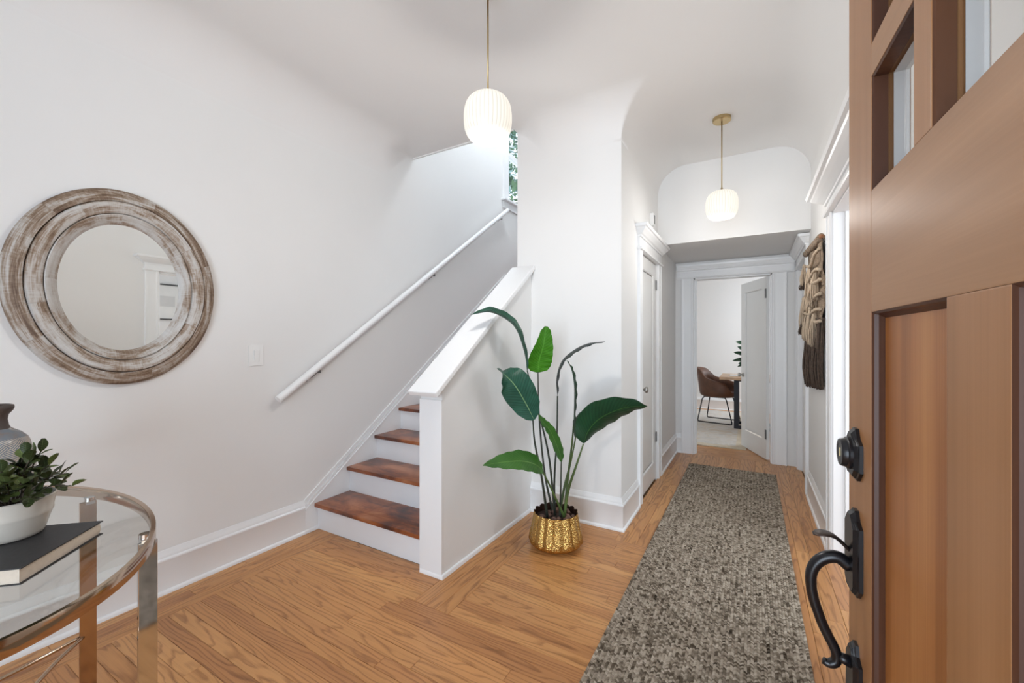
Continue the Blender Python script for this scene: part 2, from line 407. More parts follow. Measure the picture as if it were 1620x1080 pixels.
def obj(name, mb, mat, parent=None, smooth=False, local=False, bevel=0, autosmooth=None, kind=None, label=None):
    me = bpy.data.meshes.new(name)
    vs = mb.v
    if parent is not None and not local:
        o = parent; off = Vector((0, 0, 0))
        while o is not None: off += o.location; o = o.parent
        vs = [(x - off.x, y - off.y, z - off.z) for x, y, z in vs]
    me.from_pydata(vs, [], mb.f); me.validate()
    bm = bmesh.new(); bm.from_mesh(me); bmesh.ops.recalc_face_normals(bm, faces=bm.faces)
    bm.to_mesh(me); bm.free()
    if mb.uv is not None:
        ul = me.uv_layers.new(name='UVMap')
        for lp in me.loops: ul.data[lp.index].uv = mb.uv[lp.vertex_index]
    if smooth: me.shade_smooth()
    if autosmooth:
        me.shade_smooth()
        try: me.set_sharp_from_angle(angle=radians(autosmooth))
        except Exception: pass
    me.materials.append(M[mat])
    o = bpy.data.objects.new(name, me); COL.objects.link(o)
    if parent is not None: o.parent = parent
    if bevel:
        md = o.modifiers.new('bevel', 'BEVEL'); md.width = bevel; md.segments = 2; md.limit_method = 'ANGLE'
    if kind: o['kind'] = kind
    if label: o['label'] = label
    return o


def thing(name, label, cat, loc=(0, 0, 0), rz=0, group=None, kind=None):
    o = bpy.data.objects.new(name, None); COL.objects.link(o); o.location = loc; o.rotation_euler = (0, 0, rz)
    if label: o['label'] = label
    if cat: o['category'] = cat
    if group: o['group'] = group
    if kind: o['kind'] = kind
    o.empty_display_size = 0.05
    return o


def tag(o, label, cat, group=None):
    o['label'] = label; o['category'] = cat
    if group: o['group'] = group
    return o


def struct(name, mb, mat, **kw):
    return obj(name, mb, mat, kind='structure', **kw)


def copy_tree(o, parent=None):
    c = o.copy(); COL.objects.link(c); c.parent = parent
    for ch in [q for q in bpy.data.objects if q.parent == o]: copy_tree(ch, c)
    return c


def crom(P, n):
    """smooth curve through points"""
    P = [Vector(p) for p in P]; out = []
    Q = [P[0] * 2 - P[1]] + P + [P[-1] * 2 - P[-2]]
    segs = len(P) - 1
    for i in range(n + 1):
        t = i / n * segs; k = min(int(t), segs - 1); u = t - k
        a, b, c, d = Q[k], Q[k + 1], Q[k + 2], Q[k + 3]
        out.append(0.5 * ((2 * b) + (c - a) * u + (2 * a - 5 * b + 4 * c - d) * u * u + (3 * b - a - 3 * c + d) * u ** 3))
    return out


def interp(tab, t):
    for (a, va), (b, vb) in zip(tab, tab[1:]):
        if t <= b: return va + (vb - va) * (t - a) / (b - a)
    return tab[-1][1]


# ------------------------------------------------------------------ room measures
XL, XM, XS0, XS1, XH, XR = -2.57, -1.435, -1.583, -1.555, -0.755, 0.415
YP, YS, YE, YO, YF = 2.79, 4.05, 5.10, 5.22, 8.65
ZC, RC = 2.87, 0.25

# ---- floor: slab with oak planks
fl = MB().box(-2.75, 0.6, -1.6, YO, -0.08, -0.012); fl.box(-2.3, 1.8, YO, 11.2, -0.08, -0.012); fl.box(0.6, 3.6, -1.6, 4.4, -0.08, -0.012)
floor = struct('floor', fl, 'slab_under')


def plank(x0, y0, ln, wd, along):
    g = 0.0005; c = 0.0011; h = 0.012
    l, q = ln - 2 * g, wd - 2 * g
    mb = MB().add([(0, 0, -h), (l, 0, -h), (l, q, -h), (0, q, -h), (0, 0, -c), (l, 0, -c), (l, q, -c), (0, q, -c), (c, c, 0), (l - c, c, 0), (l - c, q - c, 0), (c, q - c, 0)],
                  [(0, 1, 5, 4), (1, 2, 6, 5), (2, 3, 7, 6), (3, 0, 4, 7), (4, 5, 9, 8), (5, 6, 10, 9), (6, 7, 11, 10), (7, 4, 8, 11), (8, 9, 10, 11)])
    o = obj('plank', mb, 'oak_plank', floor, local=True)
    if along == 'x': o.location = (x0 + g, y0 + g, 0)
    else: o.location = (x0 + wd - g, y0 + g, 0); o.rotation_euler = (0, 0, pi / 2)
    return o


SY, CY = sin(YAW), cos(YAW)
far_mb = MB()


def run(a, b, c0, wd, along, lo=0.7, hi=1.7):
    """a row of planks from a to b along one axis; planks behind the lens are only slab finish"""
    t = a - random.uniform(0, 0.5)
    while t < b:
        ln = random.uniform(lo, hi); s, e = max(t, a), min(t + ln, b); t += ln
        if e - s < 0.02: continue
        if b - e < 0.12: e = b; t = b
        cs = [(s, c0), (e, c0), (s, c0 + wd), (e, c0 + wd)] if along == 'x' else [(c0, s), (c0, e), (c0 + wd, s), (c0 + wd, e)]
        if max(-SY * x + CY * y for x, y in cs) < 1.25:
            x0, y0 = min(c[0] for c in cs), min(c[1] for c in cs); x1, y1 = max(c[0] for c in cs), max(c[1] for c in cs)
            far_mb.box(x0 + .0005, x1 - .0005, y0 + .0005, y1 - .0005, -0.012, 0)
            continue
        if along == 'x': plank(s, c0, e - s, wd, 'x')
        else: plank(c0, s, e - s, wd, 'y')


W = 0.0655
for i in range(3): run(-1.5, 1.80, -2.5665 + i * 0.0755, 0.0755, 'y')          # border along left wall
ys = 1.53
for i in range(1, 46): run(-2.34, 0.17, ys - i * W, W, 'x')                      # field in front of the stairs
for i in range(4): run(-2.34, -1.436, ys + i * W, W, 'x', 0.9, 1.4)             # rows before the first riser
for i in range(3): run(1.53 if i == 2 else 1.53, YP, -1.2245 - (i + 1) * 0.0705 + 0.0, 0.0705, 'y')
for i in range(17): run(-1.2245, 0.17, ys + i * W, W, 'x')
for i in range(17, 19): run(-1.2245, XH, ys + i * W, W, 'x')
for i in range(14): run(ys + 17 * W, YE + 0.02, XH + i * (0.17 - XH) / 14, (0.17 - XH) / 14, 'y', 0.6, 1.3)
for i in range(4): run(-1.5, YE + 0.02, 0.17 + i * W, W, 'y', 0.6, 1.3)
for i in range(8): run(-1.3, 1.2, YE + 0.02 + i * W, W, 'x', 0.9, 1.6)
for i in range(46): far_mb.box(-2.2, 1.75, YE + 0.02 + (8 + i) * W + .0005, YE + 0.02 + (9 + i) * W - .0005, -0.012, 0)
for i in range(28): far_mb.box(-2.25, -0.6, YF + 0.1 + i * 0.08, YF + 0.1 + (i + 1) * 0.08 - .001, -0.012, 0)
for i in range(46): far_mb.box(0.432 + i * W, 0.432 + (i + 1) * W - .001, -1.5, 4.3, -0.012, 0)
obj('planking', far_mb, 'oak_plank', floor, kind='stuff')

# ---- walls
wl = MB()
wy0, wy1, wz0, wz1 = 4.36, 5.30, 2.98, 4.25                                    # stair window hole
wl.box(XL - .14, XL, -1.6, 6.0, -0.05, wz0); wl.box(XL - .14, XL, -1.6, wy0, wz0, 5.0); wl.box(XL - .14, XL, wy1, 6.0, wz0, 5.0); wl.box(XL - .14, XL, wy0, wy1, wz1, 5.0)
struct('wall_left', wl, 'wall_paint')
cy0, cy1, cz = 3.345, 4.015, 1.98                                               # closet door opening
wb = MB().box(XS1, XH - .07, YP, 6.0, -0.05, 5.0)
wb.box(XH - .07, XH, YP, cy0, -0.05, 5.0); wb.box(XH - .07, XH, cy1, YE, -0.05, 5.0); wb.box(XH - .07, XH, cy0, cy1, cz, 5.0)
struct('wall_back', wb, 'wall_paint')
hw = MB()
cap_z = lambda y: 0.985 + 0.742 * (y - 1.68)
hw.prism([(1.745, -0.05), (YP, -0.05), (YP, cap_z(YP) - .02), (1.745, cap_z(1.745) - .02)], 'x', XS0, XM)
struct('wall_stair', hw, 'wall_paint')
ry0, ry1, rz = 1.985, 3.01, 2.02                                                # opening to the living room
dy0, dy1, dz = 4.30, 4.99, 1.98                                                 # side door opening
wr = MB()
wr.box(XR, XR + .12, 1.0, ry0, -0.05, 3.1); wr.box(XR, XR + .12, ry0, ry1, rz, 3.1); wr.box(XR, XR + .12, ry1, dy0, -0.05, 3.1)
wr.box(XR, XR + .12, dy0, dy1, dz, 3.1); wr.box(XR, XR + .12, dy1, YO, -0.05, 3.1); wr.box(XR, XR + .12, -1.6, 1.0, -0.05, 3.1)
struct('wall_right', wr, 'wall_paint')
oy0, oy1, oz = -0.56, 0.19, 1.98                                                # office door opening
we = MB().box(XH, oy0, YE, YO, -0.05, 3.0).box(oy1, XR, YE, YO, -0.05, 3.0).box(oy0, oy1, YE, YO, oz, 3.0)
struct('wall_end', we, 'wall_paint')
struct('wall_front_unseen', MB().box(XL - .14, -0.95, -1.6, -1.48, -0.05, 3.0).box(-0.95, XR + .12, -1.6, -1.48, 2.3, 3.0), 'wall_paint')  # unseen wall, added to keep light from behind off the left wall
so = MB().box(XH, XR, YS, YE, 2.165, 3.0)
struct('wall_soffit', so, 'wall_paint')
hd = MB().box(XL, XS1, 2.718, 2.732, 2.860, 5.0)
struct('wall_header', hd, 'wall_paint')
st_ = MB().box(XL, XS1, 5.9, 6.0, 0, 5.0).box(XL - .1, XS1, 2.7, 6.0, 5.0, 5.1)
struct('wall_stairwell', st_, 'wall_paint')
of = MB()
of.box(-2.4, -2.3, YO, YF, -0.05, 2.6).box(1.8, 1.9, YO, YF, -0.05, 2.6)
fx0, fx1, fz = -2.1, -1.38, 2.0
of.box(fx1, 1.9, YF, YF + .12, -0.05, 2.6).box(-2.4, fx0, YF, YF + .12, -0.05, 2.6).box(fx0, fx1, YF, YF + .12, fz, 2.6)
of.box(-2.4, XH, YE + .03, YO, -0.05, 2.6).box(XR, 1.9, YE + .03, YO, -0.05, 2.6)
struct('wall_office', of, 'wall_paint')
struct('ceiling_office', MB().box(-2.4, 1.9, YO, YF, 2.6, 2.7), 'ceiling_paint')
bk = MB().box(-3.2, -0.6, 11.0, 11.1, 0, 2.6).box(-3.3, -3.2, YF + .12, 11, 0, 2.6).box(-0.6, -0.5, YF + .12, 11, 0, 2.6).box(-3.2, -0.6, YF + .12, 11, 2.6, 2.7)
struct('wall_far_room', bk, 'wall_paint')
lv = MB().box(2.6, 2.7, -1.6, 4.4, 0, 2.8).box(XR + .12, 2.6, 4.3, 4.4, 0, 2.8)
struct('wall_living', lv, 'wall_paint')
struct('ceiling_living', MB().box(XR + .12, 2.7, -1.6, 4.4, 2.8, 2.9), 'ceiling_paint')

# ---- coved ceiling


def sm(a, b, t):
    t = max(0.0, min(1.0, (t - a) / (b - a))); return t * t * (3 - 2 * t)


def drop(d, R):
    if R <= 0.001 or d >= R: return 0.0
    d = max(d, 0.0); return R - sqrt(max(0, R * R - (R - d) ** 2))


def ceil_z(x, y):
    Ra = 0.03 + (RC - 0.03) * sm(XS1, XS1 + 0.28, x)
    A = drop(YP - y, Ra) if y < YP else RC
    B = drop(x - XH, RC) if x > XH else RC
    if x <= XS1: A = 0.0
    AB = min(A, B)
    Rl = 0.02 + (RC - 0.02) * (1 - sm(2.36, 2.70, y))
    Lf = drop(x - XL, Rl) if x < -1.6 else 0
    Rr = drop(XR - x, RC)
    return ZC - max(AB, Lf, Rr)


th = [RC * (1 - cos(q * pi / 32)) for q in range(17)]
xs = sorted(set([round(XL + t, 5) for t in th] + [round(XH + t, 5) for t in th] + [round(XR - t, 5) for t in th] + [round(XS1 + q * .028, 5) for q in range(11)] + [round(-2.3 + q * .1, 5) for q in range(8)] + [-1.2, -1.1, -1.0, -.9, -.82]))
ysl = sorted(set([round(YP - t, 5) for t in th] + [-1.6, -1, -.5, 0, .5, 1, 1.3, 1.6, 1.8, 2.0, 2.2, 2.3] + [round(2.36 + q * .03, 5) for q in range(13)] + [3.0, 3.3, 3.6, YS]))
cm = MB(); idx = {}


def cv(i, j):
    if (i, j) not in idx:
        idx[(i, j)] = len(cm.v); cm.v.append((xs[i], ysl[j], ceil_z(xs[i], ysl[j])))
    return idx[(i, j)]


for i in range(len(xs) - 1):
    for j in range(len(ysl) - 1):
        mx, my = (xs[i] + xs[i + 1]) / 2, (ysl[j] + ysl[j + 1]) / 2
        if my > YP and mx < XH: continue
        if my > 2.72 and mx < XS1: continue
        cm.f.append((cv(i, j), cv(i + 1, j), cv(i + 1, j + 1), cv(i, j + 1)))
ce = struct('ceiling', cm, 'ceiling_paint', smooth=True)
struct('ceiling_slab', MB().box(XL - .1, XR + .1, -1.6, 2.72, 2.88, 2.95).box(XS1, XR + .1, 2.72, YS + .1, 2.88, 2.95), 'ceiling_paint')

# ------------------------------------------------------------------ trim


def sweep(mb, path, prof):
    """profile (offset to the left-hand... outward normal, z) swept along a plan path with mitred corners"""
    n = len(path); P = [Vector(p) for p in path]; rings = []
    for i in range(n):
        d0 = (P[i] - P[i - 1]).normalized() if i > 0 else None
        d1 = (P[i + 1] - P[i]).normalized() if i < n - 1 else None
        n0 = Vector((d0.y, -d0.x)) if d0 else None; n1 = Vector((d1.y, -d1.x)) if d1 else None
        if n0 is None: m = n1
        elif n1 is None: m = n0
        else: m = (n0 + n1).normalized(); m = m / max(0.2, m.dot(n0))
        rings.append([(P[i].x + m.x * o, P[i].y + m.y * o, z) for o, z in prof])
    return mb.loft(rings, True, True)


BASE = [(-.004, 0), (.025, 0), (.025, .010), (.021, .018), (.015, .021), (.015, .160), (.019, .165), (.020, .172), (.017, .178), (.012, .181), (.012, .188), (.009, .196), (.005, .210), (.003, .218), (-.004, .218)]
SHOE = [(-.004, 0), (.013, 0), (.013, .012), (.009, .02), (.002, .023), (-.004, .023)]


def base(name, path, prof=BASE): return struct(name, sweep(MB(), path, prof), 'trim_paint', autosmooth=40)


base('baseboard_left', [(XL, -1.5), (XL, 1.7055)])
base('baseboard_steps', [(XL + .012, 1.7), (XL + .012, 1.796)], SHOE)
base('baseboard_back', [(XM, YP), (XH, YP), (XH, 3.245)])
base('baseboard_hall', [(XH, 4.12), (XH, YE), (oy0 - .13, YE)])
base('baseboard_right', [(XR, 4.155), (XR, 3.14)])
base('baseboard_entry', [(XR, 1.86), (XR, 0.98)])
base('baseboard_stair', [(XS0, 1.745), (XM, 1.745), (XM, YP)], SHOE)
struct('baseboard_office', sweep(MB(), [(-1.28, YF), (1.8, YF)], BASE), 'trim_paint', autosmooth=40)
# newel face corner boards
struct('trim_1', MB().box(XS0 - .012, XS0 + .004, 1.745, 1.80, 0, 0.93, .002).box(XS0 - .004, XM + .002, 1.737, 1.748, 0.0, 0.955, .002), 'trim_paint')
# sloped cap of the half wall
y0c, y1c = 1.672, 2.80
dirc = Vector((0, 1, 0.742)).normalized(); nrm = Vector((0, -0.742, 1)).normalized()


def capbox(mb, x0, x1, ya, yb, n0, n1):
    ring = []
    for y in (ya, yb):
        p = Vector((0, y, cap_z(y)))
        ring.append([(x0, p.y + nrm.y * n0, p.z + nrm.z * n0), (x1, p.y + nrm.y * n0, p.z + nrm.z * n0), (x1, p.y + nrm.y * n1, p.z + nrm.z * n1), (x0, p.y + nrm.y * n1, p.z + nrm.z * n1)])
    return mb.loft(ring, True, True)


cp = MB(); capbox(cp, -1.598, -1.402, y0c, YP + .01, 0.0, 0.032)
struct('trim_2', cp, 'trim_paint', bevel=.006)
cp = MB(); capbox(cp, XM - .002, XM + .014, y0c + .055, YP, -.016, 0.0); struct('trim_3', cp, 'trim_paint')
# skirt board of the stair on the left wall: board, bead and cap line, mitred at the knee
sk = MB()
ky, kz = 1.705, 0.208
ysk1 = 4.29; zsk = lambda y: kz + 0.717 * (y - ky)
sk.prism([(ky, 0.0), (1.80, 0.0), (ysk1, zsk(ysk1) - .5), (ysk1, zsk(ysk1) - .022), (ky, kz - .022)], 'x', XL, XL + .015)
struct('trim_4', sk, 'trim_paint')
sk = MB()
for (n0, n1, o) in ((-.060, -.046, .021), (-.040, -.022, .016), (-.022, .012, .008)):
    sk.prism([(ky, kz + n0), (ysk1, zsk(ysk1) + n0), (ysk1, zsk(ysk1) + n1), (ky, kz + n1)], 'x', XL, XL + o)
sk.prism([(ysk1, zsk(ysk1) - .06), (5.9, zsk(ysk1) - .06), (5.9, zsk(ysk1) + .012), (ysk1, zsk(ysk1) + .012)], 'x', XL, XL + .014)
struct('trim_5', sk, 'trim_paint')

# ---- staircase
stairs = thing('staircase', 'white-risered staircase with red-brown stained treads rising behind the half wall', 'staircase', (-2.08, 1.79, 0))
RISE, RUN = 0.1795, 0.2575
for k in range(11):
    y = 1.795 + k * RUN; z = (k + 1) * RISE
    obj('riser', MB().box(XL + .001, XS0 - .0, y, y + .02, z - RISE + (0 if k == 0 else -.004), z - .026), 'riser_paint', stairs)
    obj('tread', MB().box(XL + .015, XS0 - .002 if k else XS0 - .004, y - .026, y + RUN + .02, z - .026, z, .006), 'tread_stain', stairs, autosmooth=50)
obj('landing', MB().box(XL, XS1, 1.795 + 11 * RUN, 5.9, 1.9, 12 * RISE), 'tread_stain', stairs)

# ---- handrail
hr = thing('handrail', 'round white handrail climbing the left wall above the stairs', 'handrail', (-2.5, 1.489, 0.915))
A, B = Vector((-2.50, 1.489, 0.915)), Vector((-2.50, 4.25, 2.825))
obj('rail', MB().tube([A, A + (B - A) * .5, B], 0.0235, 20), 'trim_paint', hr, autosmooth=40)
for yb in (1.73, 2.89, 4.07):
    t = (yb - A.y) / (B.y - A.y); P = A + (B - A) * t
    mb = MB().tube(crom([P + Vector((0, .02, -.012)), P + Vector((0, 0.0, -.030)), P + Vector((-.02, -.022, -.052)), P + Vector((-.068, -.022, -.062))], 12), .0065, 8)
    mb.box(P.x - .008, P.x + .008, P.y - .005, P.y + .045, P.z - .022, P.z - .002)
    mb.tube([P + Vector((-.070, -.022, -.062)), P + Vector((-.062, -.022, -.062))], .02, 14)
    obj('bracket', mb, 'grey_steel', hr, autosmooth=40, label='dark metal bracket')

# ---- stacked door headers with mitred crowns


def header(name, M2, a0, a1, levels):
    mb = MB(); rings = []
    for z, p in levels:
        rings.append([M2(a0 - p, 0, z), M2(a0 - p, p + .02, z), M2(a1 + p, p + .02, z), M2(a1 + p, 0, z)])
    mb.loft(rings, True, True); return struct(name, mb, 'trim_paint')


def legs(name, M2, spans, z1, mir=True):
    """casing legs: plan profile with a bead at each edge"""
    mb = MB()
    for a, b in spans:
        w_ = b - a; s = 1 if w_ > 0 else -1; w_ = abs(w_)
        pr_ = [(0, 0), (0, .022), (.006, .024), (.012, .022), (.012, .017), (.03, .015), (w_ - .03, .015), (w_ - .018, .020), (w_ - .008, .020), (w_, .012), (w_, 0)]
        mb.loft([[M2(a + s * u, o, z) for u, o in pr_] for z in (0, z1)], True, True)
    return struct(name, mb, 'trim_paint')


LV = lambda z0, zt, pc: [(z0, .0), (z0, .014), (z0 + .010, .018), (z0 + .018, .014), (z0 + .018, .0), (zt - .085, .0), (zt - .085, .010), (zt - .072, .012), (zt - .066, .022),
                         (zt - .050, pc * .50), (zt - .034, pc * .72), (zt - .026, pc * .78), (zt - .022, pc * .94), (zt - .004, pc), (zt, pc)]
ML = lambda a, o, z: (XH + o, a, z)
MR = lambda a, o, z: (XR - o, a, z)
ME = lambda a, o, z: (a, YE - o, z)
MF = lambda a, o, z: (a, YF - o, z)
legs('trim_6', ML, [(3.245, cy0 + .002), (4.12, cy1 - .002)], cz + .002); header('trim_7', ML, 3.245, 4.12, LV(cz, 2.160, .068))
legs('trim_8', MR, [(3.125, ry1 - .002), (1.865, ry0 + .002)], rz + .002); header('trim_9', MR, 1.865, 3.125, LV(rz, 2.172, .095))
legs('trim_10', MR, [(4.205, dy0 + .002), (5.085, dy1 - .002)], dz + .002); header('trim_11', MR, 4.205, 5.02, LV(dz, 2.158, .060))
legs('trim_12', ME, [(oy0 - .13, oy0 + .002), (oy1 + .13, oy1 - .002)], oz + .002)
struct('trim_13', MB().loft([[(XH + .02, YE, z), (XH + .02, YE - p - .016, z), (XR - .03, YE - p - .016, z), (XR - .03, YE, z)] for z, p in LV(oz, 2.135, .035)], True, True), 'trim_paint')
legs('trim_14', MF, [(fx1 + .12, fx1 - .002)], 2.09)
struct('trim_15', MB().box(fx0, fx1 + .12, YF - .02, YF, 2.0, 2.10, .004), 'trim_paint')
# jambs and linings
jb = MB()
jb.box(XR - .004, XR + .13, ry1 - .012, ry1 + .002, 0, rz).box(XR - .004, XR + .13, ry0 - .002, ry0 + .012, 0, rz).box(XR - .004, XR + .13, ry0, ry1, rz - .012, rz + .002)
jb.box(XR + .05, XR + .075, ry1 - .024, ry1 - .012, 0, rz)
struct('trim_16', jb, 'trim_paint')
jb = MB()
jb.box(oy0 - .002, oy0 + .014, YE - .003, YO + .003, 0, oz).box(oy1 - .014, oy1 + .002, YE - .003, YO + .003, 0, oz).box(oy0, oy1, YE - .003, YO + .003, oz - .014, oz + .002)
jb.box(oy0 + .014, oy0 + .026, YE + .04, YE + .075, 0, oz - .014)
struct('trim_17', jb, 'trim_paint')
jb = MB()
jb.box(XR, XR + .12, dy0, dy0 + .012, 0, dz).box(XR, XR + .12, dy1 - .012, dy1, 0, dz).box(XR, XR + .12, dy0, dy1, dz - .012, dz)
struct('trim_18', jb, 'trim_paint')

# ---- white panel doors


def slab_door(o, w_, h, t, stile, mat='door_paint', top=None, bottom=None):
    """one recessed panel, local: x along the width from the hinge, y thickness, z up"""
    top = top or stile; bottom = bottom or stile * 1.35
    obj('stile', MB().box(0, stile, 0, t, .008, h, .002), mat, o, local=True)
    obj('stile', MB().box(w_ - stile, w_, 0, t, .008, h, .002), mat, o, local=True)
    obj('rail', MB().box(stile, w_ - stile, 0, t, h - top, h, .001), mat, o, local=True)
    obj('rail', MB().box(stile, w_ - stile, 0, t, .008, .008 + bottom, .001), mat, o, local=True)
    z0, z1 = .008 + bottom, h - top; x0, x1 = stile, w_ - stile
    obj('panel', MB().box(x0, x1, .012, t - .012, z0, z1), mat, o, local=True)
    mb = MB()
    for side in (0, 1):
        ya, yb = (0.001, .012) if side == 0 else (t - .001, t - .012)
        R = lambda i, y: [(x0 + i, y, z0 + i), (x1 - i, y, z0 + i), (x1 - i, y, z1 - i), (x0 + i, y, z1 - i)]
        mb.loft([R(0, ya), R(.008, ya + (yb - ya) * .1), R(.016, yb), R(.022, yb)], True, False)
    obj('panel_moulding', mb, mat, o, local=True)


def knob(o, x, y, z, s, mat='satin_nickel', name='door_knob'):
    pr_ = [(.0, 0), (.027, 0), (.027, .004), (.022, .007), (.009, .009), (.008, .024), (.013, .029), (.022, .034), (.026, .042), (.025, .050), (.018, .057), (.0, .059)]
    rings = [[(x + r * cos(q * 2 * pi / 24), y + s * h, z + r * sin(q * 2 * pi / 24)) for q in range(24)] for r, h in pr_]
    obj(name, MB().loft(rings, True, False), mat, o, local=True, smooth=True, label='round satin metal knob')


def hinge(o, x, y, z, sx=1, mat='grey_steel', h=.09):
    mb = MB().box(x - .016, x + .016, y - .002, y + .002, z, z + h)
    mb.tube([(x, y, z), (x, y, z + h)], .006, 10)
    obj('hinge', mb, mat, o, local=True, label='dark metal hinge')


d1 = thing('door_1', 'white single-panel closet door on the left side of the hall', 'door', (XH - .012, cy1, 0), 0, kind='structure')
d1.rotation_euler = (0, 0, -pi / 2)            # local x runs toward -Y, local y toward +X
d1.location = (XH - .046, cy1 - .004, 0)
slab_door(d1, cy1 - cy0 - .008, cz - .004, .035, .10, bottom=.15)
knob(d1, (cy1 - cy0) - .065, .035, .885, 1)
hinge(d1, .004, .040, 1.745); hinge(d1, .004, .040, .345)
dirv = Vector((-0.046 - .188, 5.779 - 5.215)).normalized()
d2 = thing('door_2', 'white single-panel office door standing open at the end of the hall', 'door', (oy1 - .016, YO + .0, 0), 0, kind='structure')
d2.rotation_euler = (0, 0, atan2(dirv.y, dirv.x))
slab_door(d2, .64, oz - .016, .035, .105, bottom=.20)
knob(d2, .585, .035, .87, 1)
knob(d2, .585, .0, .87, -1)
hinge(d2, .008, .038, 1.735, h=.10); hinge(d2, .008, .038, .225, h=.10)
d3 = thing('door_3', 'closed white panel door set into the far right side of the hall', 'door', (XR + .06, dy0 + .014, 0), pi / 2, kind='structure')
slab_door(d3, dy1 - dy0 - .028, dz - .014, .035, .10)

# ------------------------------------------------------------------ stair window
wn_ = thing('window_1', 'white double-hung stair window high on the left wall with trees outside', 'window', (XL, wy0, wz0), kind='structure')
x0 = XL - .14
obj('casing', MB().box(XL, XL + .022, wy0 - .11, wy0, wz0 - .02, wz1 + .1, .003).box(XL, XL + .022, wy1, wy1 + .11, wz0 - .02, wz1 + .1, .003).box(XL, XL + .022, wy0, wy1, wz1, wz1 + .11, .003), 'trim_paint', wn_)
obj('sill', MB().box(XL - .05, XL + .055, wy0 - .14, wy1 + .14, wz0 - .028, wz0, .006), 'trim_paint', wn_)
obj('apron', MB().box(XL, XL + .018, wy0 - .11, wy1 + .11, wz0 - .11, wz0 - .028, .004), 'trim_paint', wn_)
zm = wz0 + .60
for (za, zb, xo) in ((wz0, zm + .02, -.055), (zm - .02, wz1, -.095)):
    mb = MB().box(XL + xo, XL + xo + .035, wy0, wy0 + .045, za, zb).box(XL + xo, XL + xo + .035, wy1 - .045, wy1, za, zb)
    mb.box(XL + xo, XL + xo + .035, wy0, wy1, za, za + .04).box(XL + xo, XL + xo + .035, wy0, wy1, zb - .04, zb)
    s_ = obj('sash', mb, 'trim_paint', wn_)
    obj('pane', MB().box(XL + xo + .015, XL + xo + .019, wy0 + .045, wy1 - .045, za + .04, zb - .04), 'pane_glass', s_)

# trees and a house eave outside that window


def blob_tree(x, y, z, R, n, label):
    t = thing('garden_tree', label, 'tree', (x, y, 0))
    obj('trunk', MB().tube(crom([(x, y, -1), (x + .1, y, z * .4), (x - .05, y + .1, z * .75), (x, y, z)], 10), [.14 - .008 * q for q in range(11)], 8), 'bark', t, smooth=True)
    mb = MB()
    for i in range(n):
        d = Vector((random.gauss(0, 1), random.gauss(0, 1), random.gauss(0, 1))).normalized() * R * random.uniform(.35, 1)
        c = Vector((x, y, z)) + d * 1.0; a = Vector((random.gauss(0, 1), random.gauss(0, 1), random.gauss(0, .6))).normalized(); b = a.orthogonal().normalized(); s = random.uniform(.05, .11)
        mb.add([c - a * s, c + b * s * .45, c + a * s, c - b * s * .45], [(0, 1, 2, 3)])
    obj('foliage', mb, 'tree_leaves', t, kind='stuff')
    return t


blob_tree(-4.9, 7.2, 4.3, 1.0, 2600, 'leafy green tree seen low through the stair window pane')
blob_tree(-6.2, 9.6, 6.9, 1.25, 2600, 'pale bluish tree filling the upper pane of the stair window')

# ------------------------------------------------------------------ front door (local: x = from lock edge toward the hinges, y = out of the seen face, z up)
fd = thing('door_4', 'warm brown fir front door with three-light window grid swung open at right', 'door', (0.149, 0.927, 0), 0, kind='structure')
ang = radians(-2.58)
sv = Vector((-sin(-ang) * 0 + sin(ang), cos(ang)))      # world direction hinge -> lock edge
sdir = Vector((sin(ang), cos(ang)))
# local +x = -sdir, local +y = toward the camera side (-x world)
fd.rotation_euler = (0, 0, atan2(-sdir.y, -sdir.x))
T = 0.045; DW, DH = 0.91, 2.06
# with x = -sdir (about -Y) the local +y axis points to about +X, so the seen face is at y = 0 and the slab lies at y 0..T
ST = .126
fdp = []


def fp(name, mat, *bx, bev=.0015, **kw):
    mb = MB()
    for b in bx: mb.box(*b, bev)
    return obj(name, mb, mat, fd, local=True, **kw)


fp('stile', 'fir_stile', (0, ST, 0, T, .01, DH)); fp('stile', 'fir_stile', (DW - ST, DW, 0, T, .01, DH))
fp('rail', 'fir_rail', (ST, DW - ST, 0, T, 1.3135, 1.4935)); fp('rail', 'fir_rail', (ST, DW - ST, 0, T, 1.885, DH)); fp('rail', 'fir_rail', (ST, DW - ST, 0, T, .01, .25))
mull = [(.364, .468), (.70, .71)]
pans = [(ST, .364), (.468, DW - ST)]
fp('mullion', 'fir_stile', (.364, .468, 0, T, .25, 1.3135))
for a, b in pans:
    fp('panel', 'fir_panel', (a, b, .014, T - .014, .25, 1.3135))
    mb = MB()
    R = lambda i, y: [(a + i, y, .25 + i), (b - i, y, .25 + i), (b - i, y, 1.3135 - i), (a + i, y, 1.3135 - i)]
    mb.loft([R(0, .0005), R(.003, .003), R(.004, .008), R(.009, .014)], True, False)
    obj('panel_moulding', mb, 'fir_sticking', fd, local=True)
lites = [(ST, .284), (.330, .488), (.534, DW - ST)]
for a, b in ((.284, .330), (.488, .534)): fp('muntin', 'fir_stile', (a, b, 0, T, 1.4935, 1.885))
for a, b in lites: fp('muntin', 'fir_rail', (a, b, 0, T, 1.663, 1.7105))
